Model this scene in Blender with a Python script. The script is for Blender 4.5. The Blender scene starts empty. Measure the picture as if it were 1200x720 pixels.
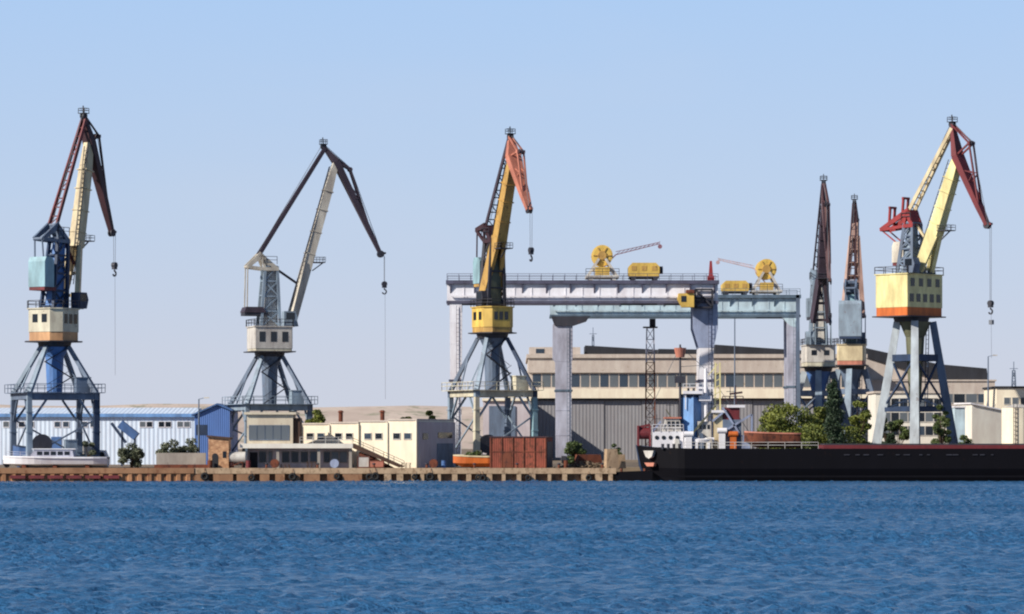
import bpy, math, random
import numpy as np
from mathutils import Matrix, Vector

random.seed(7)
rng = np.random.default_rng(11)
sc = bpy.context.scene
COL = sc.collection
R = math.radians
F, CAM_H, HOR = 3810.0, 5.0, 517.0      # focal length in photo pixels, eye height, horizon row
G = 1.6                                 # ground level above the water


def X(px, Y): return (px - 600) * Y / F
def Z(py, Y): return CAM_H + (HOR - py) * Y / F


# ------------------------------------------------------------------ materials
def lin(c):
    return tuple(((v / 255) / 12.92 if v / 255 <= .04045 else ((v / 255 + .055) / 1.055) ** 2.4) for v in c)


def new_mat(name):
    m = bpy.data.materials.new(name)
    m.use_nodes = True
    nt = m.node_tree
    b = nt.nodes['Principled BSDF']
    return m, nt, b


def noise(nt, scale, detail=5, vec=None, rough=.6):
    n = nt.nodes.new('ShaderNodeTexNoise')
    n.inputs['Scale'].default_value = scale
    n.inputs['Detail'].default_value = detail
    n.inputs['Roughness'].default_value = rough
    if vec is not None: nt.links.new(vec, n.inputs['Vector'])
    return n.outputs['Fac']


def coords(nt, sx=1, sy=1, sz=1):
    t = nt.nodes.new('ShaderNodeTexCoord')
    mp = nt.nodes.new('ShaderNodeMapping')
    mp.inputs['Scale'].default_value = (sx, sy, sz)
    nt.links.new(t.outputs['Object'], mp.inputs['Vector'])
    return mp.outputs['Vector']


def ramp(nt, fac, a, b):
    r = nt.nodes.new('ShaderNodeMapRange')
    r.inputs['From Min'].default_value = a
    r.inputs['From Max'].default_value = b
    nt.links.new(fac, r.inputs['Value'])
    return r.outputs['Result']


def mix(nt, fac, a, b):
    m = nt.nodes.new('ShaderNodeMix')
    m.data_type = 'RGBA'
    for sock, v in ((m.inputs[0], fac), (m.inputs[6], a), (m.inputs[7], b)):
        if hasattr(v, 'is_output'): nt.links.new(v, sock)
        elif isinstance(v, (int, float)): sock.default_value = v
        else: sock.default_value = (*v, 1)
    return m.outputs[2]


def paint(name, rgb, rust=.35, rough=.6, rust_rgb=(92, 52, 34), dirt=.42, scale=1.0, bump=0.0, metal=0):
    """Weathered paint: uneven tone, dirt streaks running down, rust patches."""
    m, nt, b = new_mat(name)
    c = lin(rgb)
    v1 = coords(nt, .9 * scale, .9 * scale, .28 * scale)
    v2 = coords(nt, 1.6 * scale, 1.6 * scale, 1.1 * scale)
    n1 = ramp(nt, noise(nt, 1.0, 6, v1), .35, .7)
    n2 = noise(nt, 1.1, 8, v2, .7)
    dk = tuple(x * (1 - dirt) * (.95 if i else 1) for i, x in enumerate(c))
    col = mix(nt, n1, dk, c)
    if rust:
        t = .72 - .3 * rust
        col = mix(nt, ramp(nt, n2, t, t + .08), col, lin(rust_rgb))
    nt.links.new(col, b.inputs['Base Color'])
    b.inputs['Roughness'].default_value = rough
    b.inputs['Metallic'].default_value = metal
    if bump:
        bp = nt.nodes.new('ShaderNodeBump')
        bp.inputs['Strength'].default_value = bump
        nt.links.new(n2, bp.inputs['Height'])
        nt.links.new(bp.outputs[0], b.inputs['Normal'])
    return m


def glass(name, rgb=(22, 28, 36), rough=.12):
    m, nt, b = new_mat(name)
    b.inputs['Base Color'].default_value = (*lin(rgb), 1)
    b.inputs['Roughness'].default_value = rough
    return m


def stripes_mat(name, rgb, rgb2, freq, axis=0, rough=.6, dirt=.25, rust=.2):
    """Ribbed sheet metal / boards: base tone with ribs that catch light through a bump."""
    m = paint(name, rgb, rust=rust, rough=rough, dirt=dirt)
    nt = m.node_tree
    b = nt.nodes['Principled BSDF']
    t = nt.nodes.new('ShaderNodeTexCoord')
    w = nt.nodes.new('ShaderNodeTexWave')
    w.bands_direction = 'XYZ'[axis]
    w.inputs['Scale'].default_value = freq
    nt.links.new(t.outputs['Object'], w.inputs['Vector'])
    bp = nt.nodes.new('ShaderNodeBump')
    bp.inputs['Strength'].default_value = .8
    bp.inputs['Distance'].default_value = .05
    nt.links.new(w.outputs['Fac'], bp.inputs['Height'])
    nt.links.new(bp.outputs[0], b.inputs['Normal'])
    old = b.inputs['Base Color'].links[0].from_socket
    nt.links.new(mix(nt, ramp(nt, w.outputs['Fac'], 0, .35), lin(rgb2), old), b.inputs['Base Color'])
    return m


def leaf_mat(name, a, b_, c):
    m, nt, b = new_mat(name)
    n1 = noise(nt, .55, 3, coords(nt))
    n2 = noise(nt, 3.0, 3, coords(nt))
    col = mix(nt, ramp(nt, n1, .38, .62), lin(a), lin(b_))
    col = mix(nt, ramp(nt, n2, .5, .8), col, lin(c))
    nt.links.new(col, b.inputs['Base Color'])
    b.inputs['Roughness'].default_value = .65
    return m


def brick_mat(name, a, b_, mortar, scale=1.0):
    m, nt, b = new_mat(name)
    t = nt.nodes.new('ShaderNodeTexCoord')
    cx = nt.nodes.new('ShaderNodeSeparateXYZ')
    nt.links.new(t.outputs['Object'], cx.inputs[0])
    ad = nt.nodes.new('ShaderNodeMath')
    nt.links.new(cx.outputs[0], ad.inputs[0]); nt.links.new(cx.outputs[1], ad.inputs[1])
    cb = nt.nodes.new('ShaderNodeCombineXYZ')
    nt.links.new(ad.outputs[0], cb.inputs[0]); nt.links.new(cx.outputs[2], cb.inputs[1])
    br = nt.nodes.new('ShaderNodeTexBrick')
    br.inputs['Scale'].default_value = scale
    br.inputs['Color1'].default_value = (*lin(a), 1)
    br.inputs['Color2'].default_value = (*lin(b_), 1)
    br.inputs['Mortar'].default_value = (*lin(mortar), 1)
    nt.links.new(cb.outputs[0], br.inputs['Vector'])
    n = noise(nt, 1.3, 6, coords(nt))
    col = mix(nt, ramp(nt, n, .45, .7), br.outputs['Color'], lin(tuple(v * .72 for v in a)))
    nt.links.new(col, b.inputs['Base Color'])
    b.inputs['Roughness'].default_value = .9
    return m


M = {}
M['beige'] = paint('beige_paint', (214, 198, 160), rust=.25)
M['beige_grey'] = paint('beige_grey_paint', (206, 199, 184), rust=.3)
M['mustard'] = paint('mustard_paint', (196, 156, 84), rust=.45)
M['yellow'] = paint('yellow_paint', (224, 188, 92), rust=.3)
M['cream_yellow'] = paint('cream_yellow_paint', (234, 222, 158), rust=.15)
M['orange'] = paint('orange_paint', (214, 110, 40), rust=.2)
M['salmon'] = paint('salmon_paint', (198, 126, 104), rust=.35)
M['maroon'] = paint('maroon_paint', (62, 34, 42), rust=.3)
M['red'] = paint('red_paint', (150, 42, 44), rust=.3)
M['red_dark'] = paint('dark_red_paint', (112, 36, 42), rust=.3)
M['plum'] = paint('plum_grey_paint', (66, 54, 66), rust=.3)
M['navy'] = paint('navy_paint', (34, 56, 88), rust=.25)
M['slate'] = paint('slate_paint', (102, 118, 140), rust=.3)
M['slate_light'] = paint('light_slate_paint', (140, 158, 174), rust=.35)
M['blue'] = paint('blue_paint', (74, 112, 168), rust=.2)
M['funnel_blue'] = paint('funnel_blue_paint', (112, 158, 214), rust=.1)
M['tan'] = paint('tan_paint', (206, 158, 112), rust=.35)
M['brown_grey'] = paint('brown_grey_paint', (112, 84, 84), rust=.4)
M['brown_pale'] = paint('pale_brown_paint', (176, 142, 128), rust=.35)
M['pink_pale'] = paint('pale_pink_paint', (206, 178, 180), rust=.1)
M['jib_plum'] = paint('jib_plum_paint', (140, 96, 106), rust=.2)
M['leg_pale'] = paint('pale_leg_paint', (190, 200, 206), rust=.35)
M['blue_bright'] = paint('bright_blue_paint', (84, 128, 190), rust=.25)
M['teal_pale'] = paint('pale_teal_paint', (146, 182, 192), rust=.25)
M['sky_paint'] = paint('pale_blue_paint', (196, 218, 228), rust=.12)
M['lavender'] = paint('lavender_grey_paint', (180, 182, 198), rust=.25)
M['white'] = paint('white_paint', (226, 226, 230), rust=.12, dirt=.15)
M['white_dirty'] = paint('dirty_white_paint', (208, 204, 196), rust=.35)
M['cream_steel'] = paint('cream_steel_paint', (212, 206, 182), rust=.35)
M['blue_grey'] = paint('blue_grey_paint', (150, 162, 190), rust=.15)
M['dark_steel'] = paint('dark_steel', (52, 52, 62), rust=.35)
M['olive_dark'] = paint('olive_grey_paint', (104, 106, 84), rust=.4)
M['cable'] = paint('steel_cable', (104, 108, 116), rust=.1)
M['rust'] = paint('rusty_iron', (118, 62, 40), rust=.7, rust_rgb=(70, 34, 24), rough=.85)
M['rust_red'] = stripes_mat('rusty_red_sheet', (150, 78, 58), (116, 52, 40), 1.4, 0, .85, .4, .75)
M['black_hull'] = paint('black_hull_paint', (13, 12, 18), rust=.3, rough=.7, rust_rgb=(34, 22, 20), dirt=.2, scale=.8)
M['black_hull'].node_tree.nodes['Principled BSDF'].inputs['Specular IOR Level'].default_value = .12
M['black'] = paint('black_rubber', (20, 20, 22), rust=0, rough=.8)
M['glass'] = glass('dark_glass')
M['glass_grey'] = glass('dusty_glass', (92, 98, 104), .3)
M['glass_blue'] = glass('sky_glass', (52, 64, 78), .1)
M['glass_car'] = glass('car_glass', (30, 36, 44), .08)
M['cream_wall'] = paint('cream_render', (236, 226, 202), rust=.1, rough=.9, rust_rgb=(176, 158, 124), dirt=.14)
M['beige_wall'] = paint('beige_render', (194, 183, 172), rust=.4, rough=.9, rust_rgb=(150, 134, 112), dirt=.2)
M['white_wall'] = paint('white_render', (222, 218, 206), rust=.25, rough=.9, rust_rgb=(180, 172, 158), dirt=.15)
M['station_wall'] = paint('station_render', (204, 194, 172), rust=.35, rough=.9, rust_rgb=(150, 136, 116), dirt=.22)
M['grey_door'] = stripes_mat('grey_door_sheet', (138, 137, 140), (130, 129, 133), .5, 0, .7, .14, .06)
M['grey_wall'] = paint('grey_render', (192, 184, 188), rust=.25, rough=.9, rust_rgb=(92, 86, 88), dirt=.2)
M['dark_roof'] = paint('dark_roofing', (40, 42, 50), rust=.15, rough=.85)
M['brown_roof'] = paint('brown_roofing', (84, 62, 50), rust=.3, rough=.9)
M['blue_sheet'] = stripes_mat('blue_sheet_metal', (78, 116, 182), (62, 96, 156), 1.2, 0, .5, .15, .05)
M['pale_sheet'] = stripes_mat('pale_blue_sheet_metal', (208, 222, 238), (204, 219, 236), .5, 0, .5, .12, .05)
M['concrete'] = paint('quay_concrete', (152, 114, 84), rust=.65, rough=.95, rust_rgb=(116, 78, 54), dirt=.3, scale=.7)
M['concrete_pale'] = paint('pale_concrete', (184, 158, 128), rust=.7, rough=.95, rust_rgb=(132, 108, 84), dirt=.3)
M['concrete_grey'] = paint('grey_concrete', (156, 150, 142), rust=.4, rough=.95, rust_rgb=(104, 92, 84), dirt=.3)
M['rust_bank'] = paint('rusty_sheet_piling', (170, 124, 88), rust=.6, rough=.95, rust_rgb=(92, 42, 32), dirt=.4, scale=.8)
M['ground'] = paint('dusty_yard', (128, 112, 92), rust=.5, rough=1, rust_rgb=(92, 78, 62), dirt=.3, scale=.25)
M['hill'] = paint('dry_hillside', (198, 182, 168), rust=.6, rough=1, rust_rgb=(140, 136, 116), dirt=.25, scale=.035)
M['brick'] = brick_mat('weathered_brick', (176, 122, 86), (206, 160, 118), (168, 148, 124), 2.4)
M['bark'] = paint('bark', (74, 58, 44), rust=0, rough=1)
M['leaf_olive'] = leaf_mat('olive_leaves', (66, 82, 30), (112, 118, 44), (136, 136, 60))
M['leaf_dark'] = leaf_mat('cypress_leaves', (26, 44, 28), (40, 60, 36), (56, 74, 44))
M['leaf_grey'] = leaf_mat('grey_green_leaves', (74, 82, 62), (104, 108, 84), (124, 122, 98))
M['leaf_mid'] = leaf_mat('mid_green_leaves', (50, 68, 32), (82, 96, 46), (104, 110, 58))


# ------------------------------------------------------------------ mesh tools
class MB:
    def __init__(s, mtx=None):
        s.v, s.f, s.M = [], [], mtx or Matrix.Identity(4)

    def add(s, vs, fs):
        o = len(s.v)
        s.v += [s.M @ Vector(p) for p in vs]
        s.f += [tuple(i + o for i in f) for f in fs]
        return s

    def box(s, x0, x1, y0, y1, z0, z1):
        vs = [(x, y, z) for z in (z0, z1) for (x, y) in ((x0, y0), (x1, y0), (x1, y1), (x0, y1))]
        return s.add(vs, [(3, 2, 1, 0), (4, 5, 6, 7), (0, 1, 5, 4), (1, 2, 6, 5), (2, 3, 7, 6), (3, 0, 4, 7)])

    def bar(s, p0, p1, w, h, w1=None, h1=None, up=(0, 0, 1)):
        p0, p1 = Vector(p0), Vector(p1)
        w1 = w if w1 is None else w1
        h1 = h if h1 is None else h1
        d = (p1 - p0).normalized()
        up = Vector(up)
        if abs(d.dot(up)) > .995: up = Vector((1, 0, 0))
        a = d.cross(up).normalized()
        b = a.cross(d).normalized()
        vs = []
        for p, ww, hh in ((p0, w, h), (p1, w1, h1)):
            for i, j in ((-1, -1), (1, -1), (1, 1), (-1, 1)):
                vs.append(p + a * (i * ww / 2) + b * (j * hh / 2))
        return s.add(vs, [(3, 2, 1, 0), (4, 5, 6, 7), (0, 1, 5, 4), (1, 2, 6, 5), (2, 3, 7, 6), (3, 0, 4, 7)])

    def tube(s, p0, p1, r0, r1=None, n=10):
        p0, p1 = Vector(p0), Vector(p1)
        r1 = r0 if r1 is None else r1
        d = (p1 - p0).normalized()
        up = Vector((0, 0, 1)) if abs(d.z) < .95 else Vector((1, 0, 0))
        a = d.cross(up).normalized()
        b = a.cross(d).normalized()
        vs = []
        for p, r in ((p0, r0), (p1, r1)):
            for k in range(n):
                t = 2 * math.pi * k / n
                vs.append(p + a * (r * math.cos(t)) + b * (r * math.sin(t)))
        fs = [(k, (k + 1) % n, n + (k + 1) % n, n + k) for k in range(n)]
        fs += [tuple(range(n))[::-1], tuple(range(n, 2 * n))]
        return s.add(vs, fs)

    def prism(s, poly, z0, z1, poly_top=None):
        """poly in XY, raised from z0 to z1"""
        n = len(poly)
        pt = poly_top or poly
        vs = [(x, y, z0) for x, y in poly] + [(x, y, z1) for x, y in pt]
        fs = [(k, (k + 1) % n, n + (k + 1) % n, n + k) for k in range(n)]
        fs += [tuple(range(n))[::-1], tuple(range(n, 2 * n))]
        return s.add(vs, fs)

    def slab(s, poly, y0, y1):
        """poly in XZ, given thickness from y0 to y1"""
        n = len(poly)
        vs = [(x, y0, z) for x, z in poly] + [(x, y1, z) for x, z in poly]
        fs = [(k, n + k, n + (k + 1) % n, (k + 1) % n) for k in range(n)]
        fs += [tuple(range(n)), tuple(range(n, 2 * n))[::-1]]
        return s.add(vs, fs)

    def loft(s, rings, caps=True):
        n = len(rings[0])
        vs = [p for r in rings for p in r]
        fs = []
        for i in range(len(rings) - 1):
            for k in range(n):
                fs.append((i * n + k, i * n + (k + 1) % n, (i + 1) * n + (k + 1) % n, (i + 1) * n + k))
        if caps:
            fs += [tuple(range(n))[::-1], tuple(range((len(rings) - 1) * n, len(rings) * n))]
        return s.add(vs, fs)

    def ball(s, c, rx, ry, rz, n=12, m=8):
        rings = []
        for i in range(m + 1):
            t = math.pi * (i + .02) / (m + .04)
            rings.append([(c[0] + rx * math.sin(t) * math.cos(2 * math.pi * k / n),
                           c[1] + ry * math.sin(t) * math.sin(2 * math.pi * k / n),
                           c[2] - rz * math.cos(t)) for k in range(n)])
        return s.loft(rings)

    def build(s, name, mat, parent=None, origin=None, smooth=False):
        off = Vector((0, 0, 0))
        p = parent
        while p is not None:
            off += p.location
            p = p.parent
        if parent is None and origin is not None: off = Vector(origin)
        me = bpy.data.meshes.new(name)
        me.from_pydata([tuple(v - off) for v in s.v], [], s.f)
        me.materials.append(mat)
        import bmesh
        bm = bmesh.new(); bm.from_mesh(me)
        bmesh.ops.recalc_face_normals(bm, faces=bm.faces)
        bm.to_mesh(me); bm.free()
        if smooth:
            me.polygons.foreach_set('use_smooth', [True] * len(me.polygons))
        o = bpy.data.objects.new(name, me)
        COL.objects.link(o)
        o.parent = parent
        if parent is None: o.location = off
        return o


def thing(name, label, cat, loc, group=None):
    o = bpy.data.objects.new(name, None)
    COL.objects.link(o)
    o.location = loc
    o.empty_display_size = .5
    o['label'] = label; o['category'] = cat
    if group: o['group'] = group
    return o


def tag(o, label, cat, group=None):
    o['label'] = label; o['category'] = cat
    if group: o['group'] = group
    return o


def structure(o):
    o['kind'] = 'structure'
    return o


def copy_thing(o, loc, label, parent=None):
    c = o.copy(); COL.objects.link(c)
    if parent is None:
        c.location = loc; c['label'] = label
    else:
        c.parent = parent
    for ch in list(o.children): copy_thing(ch, None, None, c)
    return c


def rot(x, y, a): return Matrix.Translation((x, y, 0)) @ Matrix.Rotation(R(a), 4, 'Z')


def railing(mb, pts, h=1.05, step=1.5, r=.035, closed=False):
    pts = [Vector(p) for p in pts]
    if closed: pts.append(pts[0])
    for a, b in zip(pts, pts[1:]):
        n = max(1, int((b - a).length / step))
        for k in range(n + 1):
            p = a.lerp(b, k / n)
            mb.bar(p, p + Vector((0, 0, h)), r * 2, r * 2)
        for hh in (h, h * .55):
            mb.bar(a + Vector((0, 0, hh)), b + Vector((0, 0, hh)), r * 2, r * 2)


def ladder(mb, a, b, w=.5, up=(0, 1, 0), r=.04):
    a, b = Vector(a), Vector(b)
    d = (b - a).normalized()
    s = d.cross(Vector(up)).normalized() * (w / 2)
    mb.bar(a + s, b + s, r * 2, r * 2); mb.bar(a - s, b - s, r * 2, r * 2)
    n = int((b - a).length / .6)
    for k in range(1, n):
        p = a.lerp(b, k / n)
        mb.bar(p - s, p + s, r * 1.5, r * 1.5)


# ------------------------------------------------------------------ camera, sun, sky
cam = bpy.data.cameras.new('camera')
cam.sensor_width = 36
cam.lens = F / 1200 * 36
cam.shift_y = (HOR - 360) / 1200
cam.clip_start, cam.clip_end = 1, 20000
co = bpy.data.objects.new('camera', cam)
co.location = (0, 0, CAM_H); co.rotation_euler = (R(90), 0, 0)
COL.objects.link(co)
sc.camera = co

SUN_DIR = Vector((-.82, -.52, .58)).normalized()
elev = math.asin(SUN_DIR.z)
azim = math.atan2(SUN_DIR.x, SUN_DIR.y)          # clockwise from +Y
sl = bpy.data.lights.new('sun', 'SUN')
sl.energy = 5.0; sl.angle = R(.5); sl.color = (1, .93, .82)
so = bpy.data.objects.new('sun', sl)
so.rotation_euler = SUN_DIR.to_track_quat('Z', 'Y').to_euler()
so.location = (-100, -50, 120)
COL.objects.link(so)

w = bpy.data.worlds.new('World'); sc.world = w
w.use_nodes = True
wn = w.node_tree
bg = wn.nodes['Background']
sk = wn.nodes.new('ShaderNodeTexSky')
sk.sky_type = 'NISHITA'; sk.sun_disc = False
sk.sun_elevation = elev; sk.sun_rotation = azim
sk.altitude = 0; sk.air_density = 1.0; sk.dust_density = .3; sk.ozone_density = 5.0
# summer haze: the sky pales towards the horizon (by true elevation, the same from everywhere)
geo = wn.nodes.new('ShaderNodeTexCoord')
sep = wn.nodes.new('ShaderNodeSeparateXYZ'); wn.links.new(geo.outputs['Generated'], sep.inputs[0])
cr = wn.nodes.new('ShaderNodeValToRGB'); wn.links.new(sep.outputs['Z'], cr.inputs[0])
els = cr.color_ramp.elements
els[0].position = 0; els[0].color = (.605, .638, .755, 1)
els[1].position = .14; els[1].color = (.425, .61, .90, 1)
for p_, c_ in ((.025, (.59, .637, .77, 1)), (.072, (.52, .636, .83, 1)), (.24, (.20, .35, .64, 1)), (.42, (.07, .16, .40, 1))):
    e_ = els.new(p_); e_.color = c_
nzv = wn.nodes.new('ShaderNodeMapping'); nzv.inputs['Scale'].default_value = (1, 1, 3.5); wn.links.new(geo.outputs['Generated'], nzv.inputs['Vector'])
nz = wn.nodes.new('ShaderNodeTexNoise'); nz.inputs['Scale'].default_value = 7; nz.inputs['Detail'].default_value = 5; wn.links.new(nzv.outputs[0], nz.inputs['Vector'])
nr = wn.nodes.new('ShaderNodeMapRange'); wn.links.new(nz.outputs['Fac'], nr.inputs['Value'])
nr.inputs['From Min'].default_value = .5; nr.inputs['From Max'].default_value = .8; nr.inputs['To Max'].default_value = .22
cm = wn.nodes.new('ShaderNodeMix'); cm.data_type = 'RGBA'; cm.inputs[7].default_value = (.62, .66, .78, 1)
wn.links.new(nr.outputs[0], cm.inputs[0]); wn.links.new(cr.outputs[0], cm.inputs[6])
hz_ = wn.nodes.new('ShaderNodeVectorMath'); hz_.operation = 'SCALE'; hz_.inputs['Scale'].default_value = .83 / .07
wn.links.new(cm.outputs[2], hz_.inputs[0])
hf = wn.nodes.new('ShaderNodeMapRange'); wn.links.new(sep.outputs['Z'], hf.inputs['Value'])
hf.inputs['From Min'].default_value = .14; hf.inputs['From Max'].default_value = .5
hf.inputs['To Min'].default_value = .9; hf.inputs['To Max'].default_value = 0
mx = wn.nodes.new('ShaderNodeMix'); mx.data_type = 'RGBA'
wn.links.new(hf.outputs[0], mx.inputs[0]); wn.links.new(sk.outputs[0], mx.inputs[6]); wn.links.new(hz_.outputs[0], mx.inputs[7])
wn.links.new(mx.outputs[2], bg.inputs['Color'])
bg.inputs['Strength'].default_value = .07
sc.cycles.pixel_filter_type = 'BLACKMAN_HARRIS'
sc.cycles.filter_width = 2.1
sc.view_settings.view_transform = 'Standard'
sc.view_settings.look = 'None'
sc.view_settings.exposure = .32
sc.view_settings.gamma = 1

# ------------------------------------------------------------------ water, ground, hill
def make_water():
    xs = np.arange(-90, 90.01, .26)
    ys = [78.0]
    while ys[-1] < 404: ys.append(ys[-1] + .2 + .25 * (ys[-1] - 78) / 326)
    ys = np.array(ys)
    gx, gy = np.meshgrid(xs, ys)
    z = np.zeros_like(gx); dx = np.zeros_like(gx); dy = np.zeros_like(gx)
    gust = np.zeros_like(gx)
    for k in range(14):
        a = rng.uniform(0, 2 * math.pi); L = rng.uniform(18, 90)
        gust += np.sin((gx * math.cos(a) * .35 + gy * math.sin(a)) * 2 * math.pi / L + rng.uniform(0, 6.3))
    gust = np.clip(1 + .09 * gust, .6, 1.4)
    for k in range(70):
        L = .75 * (1.9 / .75) ** rng.uniform(0, 1)
        th = R(-115) + rng.normal(0, 1.0)
        kx, ky = math.cos(th) * 2 * math.pi / L, math.sin(th) * 2 * math.pi / L
        amp = .0092 * L ** .7
        ph = kx * gx + ky * gy + rng.uniform(0, 6.3)
        z += amp * np.cos(ph)
        dx -= .8 * amp * math.cos(th) * np.sin(ph); dy -= .8 * amp * math.sin(th) * np.sin(ph)
    edge = np.clip(np.minimum.reduce([gx + 90, 90 - gx, gy - 78, 404 - gy]) / 4, 0, 1)
    z *= gust * edge
    V = np.stack([gx + dx * edge, gy + dy * edge, z], -1).reshape(-1, 3)
    ny, nx = gx.shape
    idx = np.arange(nx * ny).reshape(ny, nx)
    q = np.stack([idx[:-1, :-1], idx[:-1, 1:], idx[1:, 1:], idx[1:, :-1]], -1).reshape(-1, 4)
    y1 = ys[-1]
    c = [(-90, 78), (90, 78), (90, y1), (-90, y1), (-4000, -1500), (4000, -1500), (4000, y1), (-4000, y1)]
    o = len(V)
    V = np.vstack([V, np.array([(x, y, 0) for x, y in c], float)])
    extra = np.array([(4, 5, 1, 0), (1, 5, 6, 2), (0, 3, 7, 4)]) + o
    q = np.vstack([q, extra])
    me = bpy.data.meshes.new('water')
    me.vertices.add(len(V)); me.vertices.foreach_set('co', V.astype(np.float32).ravel())
    me.loops.add(len(q) * 4); me.loops.foreach_set('vertex_index', q.astype(np.int32).ravel())
    me.polygons.add(len(q)); me.polygons.foreach_set('loop_start', np.arange(0, len(q) * 4, 4, dtype=np.int32))
    me.polygons.foreach_set('use_smooth', [True] * len(q))
    me.update(calc_edges=True)
    m, nt, b = new_mat('sea_water')
    n0 = ramp(nt, noise(nt, .05, 4, coords(nt, .3, 1, 1)), .35, .65)
    nt.links.new(mix(nt, n0, (.025, .098, .215), (.033, .116, .25)), b.inputs['Base Color'])
    b.inputs['Roughness'].default_value = .2
    b.inputs['IOR'].default_value = 1.33
    b.inputs['Specular IOR Level'].default_value = .4
    bp = nt.nodes.new('ShaderNodeBump')
    bp.inputs['Strength'].default_value = 1; bp.inputs['Distance'].default_value = .22
    nt.links.new(noise(nt, 3.1, 4, coords(nt, .8, 1.1, 1)), bp.inputs['Height'])
    nt.links.new(bp.outputs[0], b.inputs['Normal'])
    me.materials.append(m)
    ob = bpy.data.objects.new('water', me)
    COL.objects.link(ob)
    structure(ob)


make_water()

QY = 402.0                                     # quay face
XB = X(228, QY)                                # end of the rusty bank
XQ = X(722, QY)                                # end of the straight quay; set back behind the ship
gm = MB()
gm.prism([(-4000, QY + 1.2), (XQ - .6, QY + 1.2), (XQ - .6, 418), (4000, 418), (4000, 6000), (-4000, 6000)], -3, G)
structure(gm.build('ground', M['ground']))

hm = MB()
ridge = []
xs = np.linspace(-3000, 3000, 200)
YH = 1500
for x in xs:
    px = x * F / YH + 600
    top = 477 if px > 300 else 474.5
    top += 1.4 * math.sin(px * .021) + .9 * math.sin(px * .057 + 1) + .5 * math.sin(px * .15)
    ridge.append(Z(top, YH))
for i, x in enumerate(xs):
    hm.v += [Vector((x, YH - 150, G + .02)), Vector((x, YH - 60, G + .6 * (ridge[i] - G))), Vector((x, YH, ridge[i])), Vector((x, YH + 400, G + .02))]
for i in range(len(xs) - 1):
    for j in range(3):
        a = i * 4 + j
        hm.f.append((a, a + 4, a + 5, a + 1))
structure(hm.build('hill', M['hill']))

# quay and rusty bank
t = thing('quay_wall', 'long pale concrete quay wall with dark hollows under its scalloped edge', 'wall', ((XB + XQ) / 2, QY + .6, 0))
mb = MB(); mb.box(XB, XQ, QY, QY + 1.17, .95, G + .05); mb.build('capping_beam', M['concrete_pale'], t)
mb = MB(); mb.box(XB + .1, XQ - .1, QY + .8, QY + 1.15, -2.5, .92); mb.build('back_wall', M['concrete'], t)
x = XB
k = 0
xm = X(405, QY)
while x < XQ - .6:
    wide = random.uniform(1.1, 3.2) if x < xm else random.uniform(.3, .9)
    mb = MB(); mb.box(x + .02, min(x + wide, XQ - .3), QY + .05, QY + .8, -2.5, .93)
    mb.build('pier', M['concrete'] if x < xm else M['concrete_pale'], t)
    x += wide + (random.uniform(.4, 1.0) if x < xm else random.uniform(.6, 1.9))
mb = MB()
xx = X(-60, QY)
pts_f = []
i = 0
while xx < XB - .02:                             # trapezoid corrugation of the sheet piling
    pts_f += [(xx, QY - .03 if i % 2 else QY + .12), (min(xx + .45, XB - .02), QY - .05 if i % 2 else QY + .25)]
    xx += .6; i += 1
poly = pts_f + [(XB - .02, QY + 1.18), (X(-60, QY), QY + 1.18)]
mb.prism(poly, -2.5, G - .63)
t = thing('sheet_pile_bank', 'low rusty brown sheet pile bank under the white motor boat', 'wall', (X(110, QY), QY + .6, 0))
mb.build('piling', M['rust_bank'], t)
mb = MB(); mb.box(X(-60, QY), XB - .05, QY - .12, QY + 1.16, G - .62, G + .06); mb.build('capping_strip', M['concrete'], t)
for k in range(6):
    x0 = X(12 + k * 22, QY)
    mb = MB(); mb.box(x0, x0 + 1.9, QY - .3, QY - .06, .35, .75); mb.build('fender_timber', M['red_dark'], t)

# tyre fenders on the quay
def tyre_mesh(c, r=.52, w=.32):
    mb = MB()
    n, m = 18, 8
    rings = []
    for i in range(n + 1):
        a = 2 * math.pi * i / n
        rings.append([(c[0] + (r - .17 + .17 * math.cos(2 * math.pi * j / m)) * math.cos(a),
                       c[1] + w / 2 * math.sin(2 * math.pi * j / m),
                       c[2] + (r - .17 + .17 * math.cos(2 * math.pi * j / m)) * math.sin(a)) for j in range(m)])
    mb.loft(rings, caps=False)
    return mb


ff = None
for i, px in enumerate((240, 295, 343, 395, 433, 440, 486, 504, 561, 566, 619, 690)):
    xf = X(px, QY)
    lab = 'black tyre fender hanging on the pale quay wall'
    if ff is None:
        ff = thing('tyre_fender', lab, 'fender', (xf, QY - .2, .62), 'tyre fenders hanging along the quay')
        tyre_mesh((xf, QY - .2, .62)).build('tyre', M['black'], ff, smooth=True)
        mb = MB(); mb.bar((xf, QY - .2, 1.08), (xf, QY - .04, G + .02), .05, .05); mb.build('chain', M['rust'], ff)
    else:
        cf = copy_thing(ff, (xf, QY - .2, random.uniform(.42, .66)), lab); cf.scale = [random.uniform(.72, 1.05)] * 3; cf.rotation_euler = (0, random.uniform(-.2, .2), 0)
bb0 = None
for px in (312, 372, 438, 500, 556, 606, 655, 706):
    xf, yf = X(px, QY), QY + .5
    lab = 'small rusty mooring bollard on the pale quay edge'
    if bb0 is None:
        bb0 = thing('bollard', lab, 'bollard', (xf, yf, G + .05), 'mooring bollards along the quay edge')
        mb = MB(); mb.tube((xf, yf, G + .05), (xf, yf, G + .5), .16, .14, 10); mb.build('post', M['rust'], bb0)
        mb = MB(); mb.ball((xf, yf, G + .56), .24, .24, .12, 10, 5); mb.build('cap', M['dark_steel'], bb0, smooth=True)
    else: copy_thing(bb0, (xf, yf, G + .05), lab)


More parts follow.
